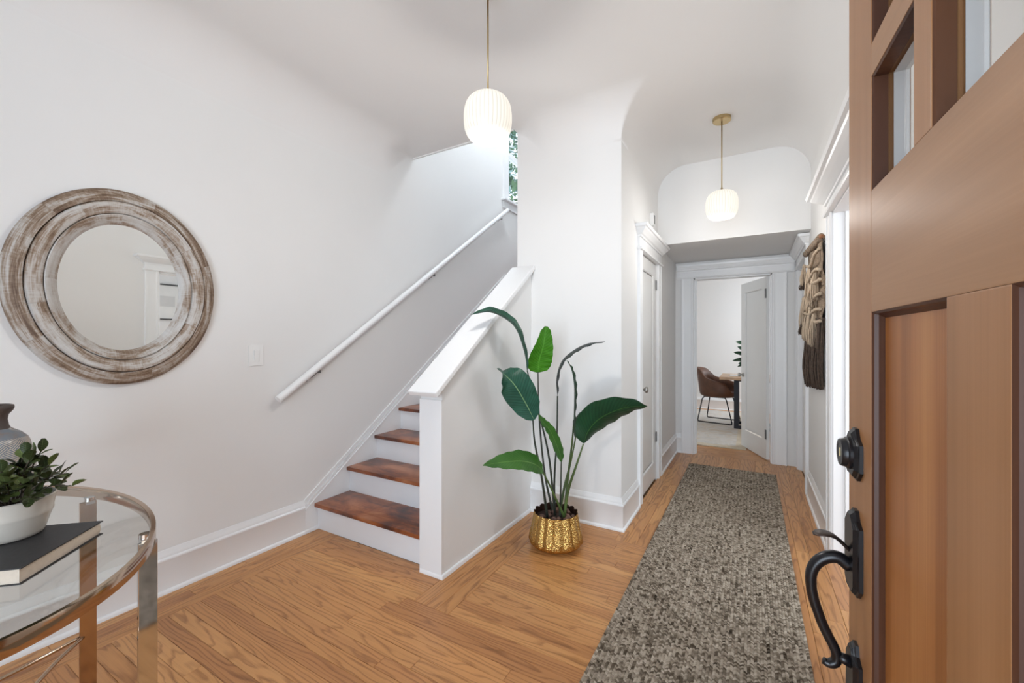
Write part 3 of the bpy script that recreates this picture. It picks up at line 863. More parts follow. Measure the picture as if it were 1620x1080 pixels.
for a, b in lites:
    for za, zb in ((1.4935, 1.663), (1.7105, 1.885)):
        obj('pane', MB().box(a, b, .020, .024, za, zb), 'pane_glass', fd, local=True)
        mb = MB()
        R = lambda i, y: [(a + i, y, za + i), (b - i, y, za + i), (b - i, y, zb - i), (a + i, y, zb - i)]
        mb.loft([R(0, .001), R(.0025, .003), R(.003, .019)], True, False)
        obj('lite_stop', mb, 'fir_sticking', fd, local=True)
        mb = MB().loft([R(0, T - .001), R(.0025, T - .003), R(.003, .025)], True, False)
        obj('lite_stop', mb, 'trim_paint', fd, local=True, label='white-painted inner stop')
# hardware on the seen face (toward local -y)


def plate(u0, u1, z0, z1, t, mat='dark_bronze', name='escutcheon', parent=None, cham=.016):
    def outl(i): return [(u0 + i, z0 + cham + i * .4), (u0 + cham + i * .3, z0 + i), (u1 - cham - i * .3, z0 + i), (u1 - i, z0 + cham + i * .4), (u1 - i, z1 - cham * 1.4 - i * .4), (u1 - cham - i * .3, z1 - cham * .9), ((u0 + u1) / 2 + .008, z1 - i), ((u0 + u1) / 2 - .008, z1 - i), (u0 + cham + i * .3, z1 - cham * .9), (u0 + i, z1 - cham * 1.4 - i * .4)]
    mb = MB(); mb.loft([[(u, y, z) for u, z in outl(i)] for i, y in ((0, 0.0), (0, -t * .45), (.003, -t * .55), (.0045, -t * .7), (.008, -t))], True, True)
    return obj(name, mb, mat, parent, local=True)


hs = thing('handle_set', None, None, (0, 0, 0)); hs.parent = fd; hs['label'] = 'dark bronze thumb-latch grip handle'
plate(.022, .088, .858, .995, .012, parent=hs)
plate(.024, .084, .655, .775, .011, parent=hs)
grip = [(.010, .900), (.026, .911), (.043, .9065), (.056, .893), (.0625, .874), (.0620, .850), (.0580, .829), (.0525, .811), (.0470, .794), (.0390, .776), (.0320, .762), (.0275, .748), (.0295, .736), (.0380, .7305), (.0460, .7325)]
pts = crom([(.055, -h, z) for h, z in grip], 56)
rad = [interp([(0, .0105), (.15, .0098), (.35, .0080), (.6, .0078), (.8, .0076), (.9, .0078), (1, .0055)], i / 56) for i in range(57)]
obj('grip', MB().tube(pts, rad, 16), 'dark_bronze', hs, local=True, smooth=True)
obj('grip_post', MB().tube([(.055, -.006, .742), (.055, -.030, .748)], [.010, .007], 14), 'dark_bronze', hs, local=True, smooth=True)
mb = MB(); rings = []
for h, z, wv_, tv in ((.010, .926, .005, .004), (.020, .936, .006, .004), (.030, .9445, .009, .003), (.038, .9475, .013, .0025), (.048, .9475, .015, .0025), (.056, .9455, .012, .0025), (.060, .944, .006, .002)):
    rings.append([(.055 + wv_ * cos(q * 2 * pi / 14), -h, z + tv * sin(q * 2 * pi / 14)) for q in range(14)])
obj('thumb_latch', mb.loft(rings, True, True), 'thumb_bronze', hs, local=True, smooth=True)
db = thing('deadbolt', None, None, (0, 0, 0)); db.parent = fd; db['label'] = 'dark bronze deadbolt with round key cylinder'
plate(.022, .088, 1.046, 1.128, .011, parent=db)
mb = MB(); rings = [[(.055 + r * cos(q * 2 * pi / 32), -h, 1.087 + r * sin(q * 2 * pi / 32)) for q in range(32)] for r, h in ((.026, .010), (.026, .0145), (.0245, .016), (.0235, .0165), (.0222, .0225), (.0212, .0240), (.015, .0240), (.0145, .0235), (.0, .0235))]
obj('cylinder', mb.loft(rings, True, False), 'dark_bronze', db, local=True, autosmooth=35)
obj('keyway', MB().box(.0540, .0560, -.0243, -.0230, 1.080, 1.094), 'brass', db, local=True)
for z in (.25, 1.0, 1.8):
    obj('hinge', MB().tube([(DW + .002, T, z), (DW + .002, T, z + .1)], .007, 10).box(DW - .001, DW + .002, .005, T, z, z + .1), 'dark_bronze', fd, local=True)

# ------------------------------------------------------------------ pendants


def pendant(loc, label, power):
    t = thing('pendant_lamp', label, 'pendant lamp', loc, 0, 'ribbed globe pendants')
    x, y, z = loc; ztop = z + .101
    obj('canopy', MB().lathe([(0, ZC - .026), (.056, ZC - .026), (.060, ZC - .022), (.060, ZC - .0), (0, ZC)], (x, y, 0), 40), 'brass', t, autosmooth=40)
    obj('stem', MB().tube([(x, y, ztop + .012), (x, y, ZC - .02)], .0042, 10), 'brass', t, smooth=True)
    obj('stem_cap', MB().lathe([(.0, .030), (.006, .030), (.008, .016), (.018, .010), (.020, .0), (0, 0)], (x, y, ztop - .004), 24), 'brass', t, autosmooth=40)
    pr_ = []
    for q in range(25):
        a = -pi / 2 + .62 + (pi - .62) * q / 24
        rr = .105 * (abs(cos(a)) ** .55 if cos(a) > 0 else 0); zz = .102 * (abs(sin(a)) ** .80) * (1 if sin(a) > 0 else -1)
        pr_.append((max(rr, .0), zz))
    nr = 36
    rf = lambda r, zz, th_: r * (1 + .016 * abs(cos(nr / 2 * th_)) * min(1, r / .06))
    obj('glass_shade', MB().lathe(pr_, (x, y, z), nr * 4, rf), 'opal_glass', t, smooth=True)
    rb = pr_[0][0]
    obj('diffuser', MB().lathe([(0, pr_[0][1] + .006), (rb, pr_[0][1] + .006), (rb, pr_[0][1] + .003), (0, pr_[0][1] + .003)], (x, y, z), 30), 'bulb_glow', t)
    l = bpy.data.lights.new('pendant_bulb', 'POINT'); l.energy = power; l.color = (1, .965, .92); l.shadow_soft_size = .05
    lo = bpy.data.objects.new('pendant_bulb', l); COL.objects.link(lo); lo.location = (x, y, z - .17)
    return t


pendant((-1.012, 1.547, 2.257), 'ribbed white glass pendant on a long brass stem before the staircase', 12)
pendant((-.181, 3.333, 2.244), 'ribbed white glass pendant with its brass canopy in the hall', 5.5)

# ------------------------------------------------------------------ mirror
mc_y, mc_z = .785, 1.522
mir = thing('wall_mirror', 'oval mirror in a thick whitewashed wooden ring frame on the left wall', 'mirror', (XL, mc_y, mc_z))
EA, EB = .376, .452
prof_all = [(0, .0), (0, .022), (.004, .030), (.014, .036), (.034, .046), (.050, .052), (.056, .050), (.060, .036)]
prof_mid = [(.060, .026), (.061, .056), (.065, .062), (.078, .063), (.096, .059), (.109, .053), (.112, .050), (.115, .026)]
prof_in = [(.115, .022), (.116, .047), (.119, .049), (.130, .045), (.134, .039), (.148, .032), (.152, .026), (.163, .010), (.164, .004)]


def seg_ring(name, prof, cuts):
    for k in range(len(cuts)):
        a0 = cuts[k]; a1 = cuts[(k + 1) % len(cuts)] + (2 * pi if k == len(cuts) - 1 else 0)
        n = max(4, int((a1 - a0) / .07)); mb = MB(); uvs = []; rings = []
        g = .0009
        for i in range(n + 1):
            a = a0 + g + (a1 - a0 - 2 * g) * i / n; ring = []
            for j, (o, h) in enumerate(prof):
                ring.append((XL + h, mc_y + (EA - o) * cos(a), mc_z + (EB - o) * sin(a))); uvs.append((a * .4, o * 1.0 + h * .3))
            rings.append(ring)
        mb.loft(rings, False, False)
        # closed back & joint ends
        b = len(mb.v)
        mb.f.append(tuple(range(len(prof)))); mb.f.append(tuple(reversed([n * len(prof) + j for j in range(len(prof))])))
        mb.uv = uvs
        obj(name, mb, 'whitewash_' + name.split('_')[0], mir, autosmooth=50)


seg_ring('outer_frame_segment', prof_all, [.35, 1.25, 2.35, 3.75, 5.0])
seg_ring('middle_frame_segment', prof_mid, [.62, 2.1, 3.4, 4.9, 5.8])
seg_ring('inner_frame_segment', prof_in, [.95, 1.62, 3.1, 5.3])
bk = MB(); bk.loft([[(XL + h, mc_y + (EA - .02) * cos(q * pi / 36), mc_z + (EB - .02) * sin(q * pi / 36)) for q in range(72)] for h in (.001, .009)], True, True)
obj('backboard', bk, 'stem_brown', mir)
mg = MB(); mg.add([(XL + .014, mc_y + (EA - .158) * cos(q * pi / 48), mc_z + (EB - .158) * sin(q * pi / 48)) for q in range(96)], [tuple(range(96))])
obj('mirror_glass', mg, 'mirror_glass', mir, label='clear mirror glass')

# ---- light switch
sw = thing('light_switch', 'white rocker light switch on the wall between mirror and handrail', 'light switch', (XL, 1.395, 1.186))
obj('plate', MB().box(XL, XL + .006, 1.352, 1.438, 1.124, 1.247, .002), 'white_plastic', sw)
obj('rocker_frame', MB().box(XL + .005, XL + .0075, 1.377, 1.413, 1.151, 1.220, .0008), 'white_plastic', sw)
obj('rocker', MB().add([(XL + .006, 1.381, 1.155), (XL + .006, 1.409, 1.155), (XL + .006, 1.409, 1.216), (XL + .006, 1.381, 1.216), (XL + .009, 1.381, 1.155), (XL + .009, 1.409, 1.155), (XL + .013, 1.409, 1.216), (XL + .013, 1.381, 1.216)],
                    [(0, 1, 2, 3), (4, 5, 6, 7), (0, 1, 5, 4), (1, 2, 6, 5), (2, 3, 7, 6), (3, 0, 4, 7)]), 'white_plastic', sw)
# ---- small wall chime above the closet crown
wc = thing('wall_sensor', 'small white sensor box on the hall wall above the closet header', 'sensor', (XH, 3.76, 2.30))
obj('housing', MB().box(XH, XH + .030, 3.69, 3.76, 2.268, 2.372, .004), 'white_plastic', wc)
obj('dark_lens', MB().box(XH + .0295, XH + .032, 3.735, 3.755, 2.29, 2.362), 'dark_slot', wc)
obj('mount', MB().box(XH, XH + .016, 3.700, 3.735, 2.245, 2.268, .003), 'white_plastic', wc)

# ------------------------------------------------------------------ glass side table
TZ = .75; tcx, tcy, ta, tb = -1.785, .133, .659, .444
tbl = thing('side_table', 'oval glass-topped table with bronze-chrome rim and flat chrome legs', 'table', (tcx, tcy, 0))
NE = 120
el = lambda t, i: (tcx + (ta - i) * cos(t), tcy + (tb - i) * sin(t))
rings = []
for i_, z in ((0.001, TZ - .0005), (0, TZ - .003), (0, TZ - .033), (.002, TZ - .036), (.011, TZ - .036), (.013, TZ - .033), (.013, TZ - .003), (.011, TZ - .0005)):
    rings.append([(*el(q * 2 * pi / NE, i_), z) for q in range(NE)])
mb = MB(); mb.loft(rings, True, False, loop=True)
obj('rim', mb, 'bronze_chrome', tbl, autosmooth=50, label='bronze-toned metal band')
mb = MB(); mb.loft([[(*el(q * 2 * pi / NE, .0135), z) for q in range(NE)] for z in (TZ - .011, TZ - .002)], True, True)
obj('glass_top', mb, 'table_glass', tbl, autosmooth=50)
for td, mt in ((56, 'chrome'), (109, 'bronze_chrome'), (236, 'chrome'), (289, 'bronze_chrome')):  # bronze legs: the wood floor's reflection put into their metal colour
    t = radians(td); x, y = el(t, .016)
    tg = Vector((-ta * sin(t), tb * cos(t), 0)).normalized(); nn_ = Vector((-tg.y, tg.x, 0))
    if nn_.dot(Vector((tcx - x, tcy - y, 0))) < 0: nn_ = -nn_
    # legs stand square to the table's long side
    P = Vector((x, y, 0)); q = .021
    wd = Vector((0, 1, 0)); P = Vector((x - .012 * (1 if x > tcx else -1), y - (-.006 if td == 56 else .024 if y > tcy else -.022), 0)); nn_ = Vector((-1 if x > tcx else 1, 0, 0))
    c4 = [P - wd * q, P + wd * q, P + wd * q + nn_ * .011, P - wd * q + nn_ * .011]
    mb = MB().loft([[(p_.x, p_.y, 0.004) for p_ in c4], [(p_.x, p_.y, TZ - .030) for p_ in c4]], True, True)
    obj('leg', mb, mt, tbl, bevel=.001)
    cc = P + nn_ * .02
    obj('glass_pad', MB().lathe([(0, 0), (.014, 0), (.014, .012), (0, .012)], (cc.x, cc.y, TZ - .024), 16).box(cc.x - .012, cc.x + .012, cc.y - .012, cc.y + .012, TZ - .034, TZ - .024), 'chrome', tbl)
# curved stretcher rods meeting at the legs
ZS = .262
lp = {d: Vector((*el(radians(d), .045), ZS)) for d in (56, 109, 236, 289)}
cen = Vector((tcx, tcy, ZS))
for a_, b_ in ():
    A_, B_ = lp[a_], lp[b_]
    s_ = 1
    prp = Vector((-(B_ - A_).y, (B_ - A_).x, 0)).normalized() * .0
    obj('stretcher', MB().tube(crom([A_, A_ * .72 + cen * .28 + Vector((0, 0, .004 * s_)), cen + Vector((0, 0, .007 * s_)), B_ * .72 + cen * .28 + Vector((0, 0, .004 * s_)), B_], 20), .006, 10), 'bronze_chrome', tbl, smooth=True)
for a_, b_ in ((109, 236), (56, 289), (109, 56), (236, 289)):
    A_, B_ = lp[a_], lp[b_]; mid = (A_ + B_) / 2; mid = mid + (cen - mid) * .45
    obj('stretcher', MB().tube(crom([A_, A_ * .5 + mid * .5 + (cen - mid) * .10, mid, B_ * .5 + mid * .5 + (cen - mid) * .10, B_], 24), .006, 10), 'bronze_chrome', tbl, smooth=True)

# ---- book
bk_ = thing('book', 'thick closed book with black cover lying under the potted plant', 'book', (-1.442, .3375, TZ))
u = Vector((-.684, .729, 0)).normalized(); v = Vector((-.729, -.684, 0)).normalized(); C0 = Vector((-1.359, .249, 0)); BL, BW, BT = .243, .236, .036


def bbox(mb, u0, u1, v0, v1, z0, z1):
    c = [C0 + u * a + v * b for a, b in ((u0, v0), (u1, v0), (u1, v1), (u0, v1))]
    return mb.loft([[(p_.x, p_.y, z) for p_ in c] for z in (z0, z1)], True, True)


zt = TZ - .002
obj('back_cover', bbox(MB(), 0, BL, 0, BW, zt, zt + .0025), 'black_cover', bk_)
obj('front_cover', bbox(MB(), 0, BL, 0, BW, zt + BT - .0025, zt + BT), 'black_cover', bk_)
obj('spine', bbox(MB(), 0, BL, BW - .003, BW, zt, zt + BT), 'black_cover', bk_)
mb = MB(); rings = []
for q in range(9):
    z = zt + .0025 + (BT - .005) * q / 8; bow = .004 * (1 - ((q - 4) / 4) ** 2)
    c = [C0 + u * a + v * b for a, b in ((.003 , .005), (.003 - 0 , .005), (BL - .004, .005 - bow + .002), (BL - .004, BW - .004), (.004 - bow * .0, BW - .004))]
    rings.append([(p_.x, p_.y, z) for p_ in c])
obj('page_block', mb.loft(rings, True, True), 'page_paper', bk_)

# ---- potted small plant on the book
PZ = zt + BT
pc = Vector((-1.60, .276, PZ))
pot = thing('potted_plant', 'small bushy green plant in an off-white ceramic bowl on the book', 'plant', pc)
prp_ = [(0, 0), (.050, 0), (.057, .004), (.060, .012), (.068, .040), (.072, .052), (.0745, .058), (.0735, .062), (.078, .090), (.080, .096), (.077, .098), (.074, .094), (.069, .060), (.055, .02), (0, .015)]
obj('bowl', MB().lathe(prp_, pc, 56), 'white_ceramic', pot, autosmooth=50)
obj('soil', MB().lathe([(0, .074), (.070, .072)], pc, 30), 'soil', pot)


def leaf_mesh(sp, wf, side, fold=.15, nv=6, droop=0.0, ripple=0.0, rfreq=9, ph=0):
    """a leaf as a swept blade: spine points, half-width function of t, side vector"""
    mb = MB(); n = len(sp) - 1; uvs = []; rows = []
    for i, p_ in enumerate(sp):
        t = i / n; T_ = (sp[min(i + 1, n)] - sp[max(i - 1, 0)]).normalized()
        S = side(t) if callable(side) else side
        S = (S - T_ * S.dot(T_)).normalized(); Nn = T_.cross(S)
        w_ = wf(t); row = []
        for j in range(-nv, nv + 1):
            q = j / nv
            row.append(p_ + S * (w_ * q) + Nn * (-fold * w_ * abs(q) ** 1.5 + droop * w_ * q * abs(q) + ripple * sin(rfreq * t * 2 * pi + ph + (1.3 if q > 0 else 0)) * abs(q) ** 2))
            uvs.append((t, .5 + q * .5))
        rows.append(row)
    mb.loft(rows, False, False); mb.uv = uvs
    return mb


random.seed(21)
tips = []
for k in range(24):
    a = random.uniform(0, 2 * pi); el_ = random.uniform(.05, 1.35); R_ = random.uniform(.085, .135)
    r0 = .035 * random.random(); lat = cos(a) * CY + sin(a) * SY; hf = .50 + .5 * sm(-.2, .75, lat)
    b0 = pc + Vector((r0 * cos(a), r0 * sin(a), .076)); tip = pc + Vector((R_ * cos(a) * cos(el_) * 1.0, R_ * sin(a) * cos(el_), .085 + .125 * hf * sin(el_) * random.uniform(.75, 1.05)))
    tips.append((b0, tip, a))
# two stray shoots as in the picture
tips.append((pc + Vector((.02, .01, .08)), pc + Vector((.085, .075, .150)), .7)); tips.append((pc + Vector((.0, .02, .08)), pc + Vector((.030, .045, .205)), 1.2)); tips.append((pc + Vector((.02, .02, .08)), pc + Vector((.10, .085, .118)), .8))
for b0, tip, a in tips:
    mid = (b0 + tip) / 2 + Vector((0, 0, .02)); sp = crom([b0, mid, tip], 8)
    obj('twig', MB().tube(sp, .0014, 5, False), 'stem_brown', pot, smooth=True)
    nl = random.randint(7, 9)
    for i in range(nl):
        t = .35 + .65 * i / (nl - 1); p0 = sp[min(8, int(t * 8))]; dr = (sp[-1] - sp[0]).normalized()
        az = i * 2.4 + a; sdv = dr.orthogonal().normalized(); sdv = Matrix.Rotation(az, 3, dr) @ sdv
        d = (sdv * random.uniform(.75, 1.0) + dr * random.uniform(.35, 1.0) + Vector((0, 0, .15))).normalized(); ln = random.uniform(.026, .036)
        if i == nl - 1: d = (dr + Vector((0, 0, .3))).normalized()
        s_ = d.cross(Vector((0, 0, 1)) + Vector((random.uniform(-.4, .4), random.uniform(-.4, .4), 0))).normalized()
        nrm_ = s_.cross(d)
        spl = [p0 + d * ln * q / 6 + nrm_ * (-.005 * (q / 6) ** 2) for q in range(7)]
        wf = lambda t_: .0105 * (sin(pi * min(1, t_ ** 1.25 * .93 + .04))) ** .75 if 0 < t_ < 1 else (.0008 if t_ <= 0 else .0035)
        obj('leaf', leaf_mesh(spl, wf, s_, .25, 2), 'leaf_small_light' if random.random() < .2 else 'leaf_small', pot, smooth=True)

# ---- vase
vc = Vector((-1.98, .303, TZ - .002))
vs_ = thing('vase', 'tall ceramic vase with dark brown neck and diagonal line pattern behind the plant', 'vase', vc)
body = [(0, 0), (.060, 0), (.066, .006), (.088, .060), (.093, .11), (.088, .17), (.079, .215), (.074, .228), (.060, .244), (.040, .258)]
neck = [(.040, .258), (.036, .266), (.033, .285), (.035, .300), (.044, .312), (.047, .320), (.046, .328), (.040, .330), (.034, .322), (.028, .30), (.027, .24), (0, .2)]
obj('body', MB().lathe(body, vc, 60), 'vase_glaze', vs_, smooth=True); obj('neck', MB().lathe(neck, vc, 60), 'vase_neck_brown', vs_, smooth=True)

# ------------------------------------------------------------------ large plant in gold pot
gp = Vector((-1.055, 2.385, 0))
bird = thing('floor_plant', 'tall plant with large paddle leaves in a fluted gold metal pot', 'plant', gp)
NF = 15
rf = lambda r, z, th_: r * (1 + (.075 * (abs(sin(NF / 2 * th_)) - .55) * min(1, max(0, (z - .022) / .03)) if r > .05 else 0))
seg = NF * 8
rings = []
for r, z in ((0.0, 0), (.100, 0), (.108, .002), (.152, .022), (.163, .034), (.166, .045), (.160, .075), (.150, .12), (.141, .165), (.134, .205)):
    rings.append([(gp.x + rf(r, z, q * 2 * pi / seg) * cos(q * 2 * pi / seg), gp.y + rf(r, z, q * 2 * pi / seg) * sin(q * 2 * pi / seg), z) for q in range(seg)])
scal = lambda th_: .209 + .008 * abs(sin(NF / 2 * th_))
rings.append([(gp.x + rf(.133, .2, q * 2 * pi / seg) * cos(q * 2 * pi / seg), gp.y + rf(.133, .2, q * 2 * pi / seg) * sin(q * 2 * pi / seg), scal(q * 2 * pi / seg)) for q in range(seg)])
obj('pot', MB().loft(rings, True, False), 'hammered_gold', bird, autosmooth=40, label='fluted hammered gold pot with scalloped rim')
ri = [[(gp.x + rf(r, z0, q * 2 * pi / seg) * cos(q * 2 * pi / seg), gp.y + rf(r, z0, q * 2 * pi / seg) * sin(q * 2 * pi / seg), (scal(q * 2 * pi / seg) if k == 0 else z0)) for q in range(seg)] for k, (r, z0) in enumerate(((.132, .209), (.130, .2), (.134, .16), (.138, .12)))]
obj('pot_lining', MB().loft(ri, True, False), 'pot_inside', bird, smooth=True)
obj('soil', MB().lathe([(0, .185), (.06, .183), (.133, .172)], gp, 40), 'soil', bird)
random.seed(5)
for k in range(22):
    a = random.uniform(0, 2 * pi); r = random.uniform(.04, .108); s_ = random.uniform(.013, .022)
    bm = bmesh.new(); bmesh.ops.create_icosphere(bm, subdivisions=2, radius=1)
    mb = MB().add([(gp.x + r * cos(a) + v_.co.x * s_ * (1 + .15 * sin(9 * v_.co.y)), gp.y + r * sin(a) + v_.co.y * s_, .188 + v_.co.z * s_ * .8) for v_ in bm.verts], [[v_.index for v_ in f_.verts] for f_ in bm.faces]); bm.free()
    obj('pebble', mb, 'pebble_stone', bird, smooth=True)
KX, KY = Vector((CY, SY, 0)), Vector((-SY, CY, 0))       # across the room and away, seen from the doorway


def at(px, py, D):
    """the point at depth D that stands on the sight line measured in the photograph"""
    return KX * ((px - 810) / FPX * D) + KY * D + Vector((0, 0, CAM_H + (540 - py) / FPX * D))


UPV = Vector((0, 0, 1))


def stem(pix, r0, r1, mat):
    sp = crom([at(*p_) for p_ in pix], 20)
    obj('stem', MB().tube(sp, [r0 + (r1 - r0) * i / 20 for i in range(21)], 8), mat, bird, smooth=True)


def leaf(pix, wtab, side, mat, fold=.15, droop=0, ripple=.003, n=30, rfreq=7, label=None):
    sp = crom([at(*p_) for p_ in pix], n)
    wf = lambda t: interp(wtab, t)
    return obj('leaf', leaf_mesh(sp, wf, side, fold, 6, droop, ripple, rfreq), mat, bird, smooth=True, label=label)


Wt = lambda w_, peak=.45, tip=.01: [(0, .006), (.06, w_ * .38), (.15, w_ * .68), (peak * .75, w_ * .95), (peak, w_), (peak + .2, w_ * .93), (.8, w_ * .68), (.9, w_ * .45), (.96, w_ * .26), (1, tip)]
# stems: near the soil they rise from the middle of the pot
stem([(878, 815, 2.60), (868, 720, 2.58), (850, 645, 2.56), (834, 586, 2.55)], .0075, .004, 'stem_dark')
stem([(876, 815, 2.66), (862, 750, 2.68), (853, 660, 2.68), (851, 588, 2.66)], .008, .004, 'stem_dark')
stem([(866, 818, 2.56), (857, 755, 2.52), (846, 700, 2.49), (843, 664, 2.47)], .0085, .004, 'stem_dark')
stem([(886, 818, 2.56), (887, 780, 2.55), (888, 728, 2.53)], .008, .004, 'stem_dark')
stem([(893, 818, 2.53), (880, 790, 2.50), (866, 760, 2.46), (856, 742, 2.44)], .008, .004, 'stem_green')
stem([(878, 815, 2.63), (877, 760, 2.64), (881, 690, 2.65), (882, 626, 2.66)], .0075, .005, 'stem_dark')
stem([(893, 818, 2.62), (898, 760, 2.62), (905, 700, 2.60), (907, 672, 2.60)], .010, .004, 'stem_green')
stem([(892, 818, 2.56), (899, 775, 2.55), (912, 735, 2.52), (923, 702, 2.50)], .011, .004, 'stem_green')
stem([(884, 818, 2.66), (893, 770, 2.70), (903, 730, 2.72), (911, 690, 2.74)], .010, .004, 'stem_green')
cam_side = lambda t: KY
# leaf 1: arching, edge-on, over the cap
leaf([(834, 590, 2.55), (830, 560, 2.55), (818, 524, 2.54), (802, 506, 2.52), (775, 494, 2.50), (745, 498, 2.48)], [(0, .006), (.1, .03), (.4, .055), (.6, .06), (.8, .05), (.92, .025), (1, .004)], lambda t: KY * .95 + UPV * .30, 'leaf_teal', .45, 0, .002)
# leaf 2: bright green, nearly face-on, upright
leaf([(851, 589, 2.66), (853, 570, 2.65), (860, 545, 2.64), (864, 516, 2.63)], [(0, .012), (.06, .060), (.15, .080), (.35, .088), (.55, .078), (.8, .052), (.93, .036), (1, .012)], lambda t: KX * .98 + KY * .35 + UPV * .12, 'leaf_bright', .2, .1, .003)
# leaf 3: large teal one leaning left
leaf([(845, 664, 2.47), (833, 640, 2.46), (815, 610, 2.44), (800, 594, 2.43), (786, 583, 2.43)], [(0, .01), (.06, .045), (.2, .078), (.4, .098), (.6, .098), (.78, .084), (.9, .066), (.97, .050), (1, .034)], lambda t: Vector(KX * .78 + UPV * -.58 + KY * .22), 'leaf_teal', .12, 0, .003)
# leaf 4: narrow one hanging between the stems
leaf([(889, 730, 2.53), (884, 712, 2.52), (872, 684, 2.50), (860, 668, 2.49), (851, 655, 2.49)], [(0, .006), (.1, .030), (.3, .045), (.6, .042), (.85, .025), (1, .004)], lambda t: KX * .72 + UPV * -.15 + KY * .8, 'leaf_mid', .1)
# leaf 5: low, reaching left
leaf([(860, 746, 2.44), (848, 735, 2.42), (825, 729, 2.38), (795, 731, 2.34), (764, 736, 2.31)], [(0, .008), (.08, .045), (.25, .075), (.5, .080), (.75, .058), (.9, .030), (1, .004)], lambda t: KY * .88 + UPV * .46, 'leaf_mid', .1)
# leaf 6: dark thin arch to the right
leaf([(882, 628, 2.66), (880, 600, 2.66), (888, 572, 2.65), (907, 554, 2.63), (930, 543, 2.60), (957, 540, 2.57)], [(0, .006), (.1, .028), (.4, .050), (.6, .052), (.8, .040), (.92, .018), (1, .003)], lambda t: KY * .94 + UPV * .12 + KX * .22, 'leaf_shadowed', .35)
# leaf 7: thin upright behind it
leaf([(907, 676, 2.60), (908, 640, 2.60), (908, 610, 2.60), (904, 585, 2.60), (896, 569, 2.60)], [(0, .006), (.1, .03), (.4, .048), (.7, .038), (1, .004)], lambda t: KY * .96 + KX * .26, 'leaf_dark', .3)
# leaf 8: big dark drooping leaf at right
leaf([(924, 701, 2.50), (930, 683, 2.50), (946, 664, 2.48), (972, 650, 2.44), (1000, 643, 2.40), (1024, 643, 2.37)], [(0, .012), (.06, .055), (.18, .085), (.35, .112), (.5, .108), (.68, .080), (.85, .042), (.94, .022), (1, .004)], lambda t: Vector(KX * .50 + UPV * -.70 + KY * (.42 - .1 * t)), 'leaf_dark', -.30, .10, .004, rfreq=5)
leaf([(911, 692, 2.74), (916, 672, 2.74), (930, 656, 2.72), (950, 645, 2.69), (972, 636, 2.66)], [(0, .01), (.1, .055), (.3, .090), (.6, .080), (.85, .045), (1, .006)], lambda t: Vector(KX * .50 + UPV * -.62 + KY * .55), 'leaf_dark', .25, 0, .003)

# ------------------------------------------------------------------ braided hall runner
rx0, rx1, rya, ryb = -.552, .205, .75, 4.655
rug = thing('runner_rug', 'long braided grey and beige runner rug down the hall', 'rug', ((rx0 + rx1) / 2, 0, 0))
obj('rug_backing', MB().box(rx0 + .004, rx1 - .004, rya, ryb, .0005, .006), 'rug_base', rug)
random.seed(11)
NR = 66; rw = (rx1 - rx0) / NR; sl = .0125
V_, F_, TN = [], [], []
for r in range(NR):
    cx_ = rx0 + (r + .5) * rw; sg = 1 if r % 2 else -1; y = rya + random.random() * sl
    tone = random.uniform(.35, .65); run_t = 0
    while y < ryb:
        if run_t <= 0: tone = min(.85, max(.12, random.gauss(.56, .08))); run_t = random.randint(1, 6)
        run_t -= 1
        tn = min(1, max(0, tone + random.uniform(-.30, .30)))
        L2, w2 = sl * .78, rw * .36; a = sg * .80; b = len(V_); ca, sa = cos(a), sin(a); jy = random.uniform(-.001, .001)
        hz = .0125 + random.uniform(-.001, .001)
        for (p_, q, h) in ((-L2, 0, .006), (-L2 * .35, w2, .0075), (-L2 * .35, -w2, .0075), (L2 * .35, w2, .0075), (L2 * .35, -w2, .0075), (L2, 0, .006), (-L2 * .4, 0, hz), (L2 * .4, 0, hz)):
            V_.append((cx_ + q * ca + p_ * sa, y + jy + p_ * ca - q * sa, h))
        F_ += [(b, b + 1, b + 6), (b, b + 6, b + 2), (b + 1, b + 3, b + 7, b + 6), (b + 2, b + 6, b + 7, b + 4), (b + 3, b + 5, b + 7), (b + 4, b + 7, b + 5)]
        TN += [tn] * 8
        y += sl * .80
# stitched ends
mbr = MB(); mbr.v = V_; mbr.f = F_
me = bpy.data.meshes.new('braids'); rc = rug.location.x
me.from_pydata([(x - rc, y, z) for x, y, z in V_], [], F_)
at_ = me.attributes.new('tone', 'FLOAT', 'POINT'); at_.data.foreach_set('value', TN)
me.shade_smooth(); me.materials.append(M['rug_yarn'])
bo = bpy.data.objects.new('braid', me); COL.objects.link(bo); bo.parent = rug; bo['kind'] = 'stuff'

# ------------------------------------------------------------------ woven wall hanging on the right wall
hx = XR
hang = thing('wall_hanging', 'tan and cream woven wall hanging with tassels and long brown fringe', 'wall hanging', (hx, 3.66, 1.95))
ya, yb = 3.235, 4.06
obj('rod', MB().tube([(hx - .032, ya - .015, 1.928), (hx - .034, yb + .02, 1.972)], .0125, 14), 'rod_wood', hang, smooth=True, label='reddish wooden rod')
rg = []
for i in range(9):
    t = i / 8; y = ya + (yb - ya) * t; z = 1.930 + .042 * t
    rg.append([(hx - .033 + .022 * cos(q * pi / 8), y, z - .004 + .024 * sin(q * pi / 8)) for q in range(16)])
obj('rolled_top', MB().loft(rg, True, True), 'woven_taupe', hang, smooth=True)
# body, gently waved
ROW = []; NY, NZ = 26, 30
for i in range(NZ + 1):
    z = 1.925 - .52 * i / NZ; row = []
    for j in range(NY + 1):
        t = j / NY; y = ya + .015 + (yb - ya - .03) * t
        row.append((hx - .022 - .008 * sin(t * 11 + i * .25) - .004 * sin(i * .7), y, z + .04 * t))
    ROW.append(row)
mb = MB().loft(ROW, False, False)
o_ = obj('woven_body', mb, 'woven_taupe', hang, smooth=True); md = o_.modifiers.new('thick', 'SOLIDIFY'); md.thickness = .007
random.seed(3)


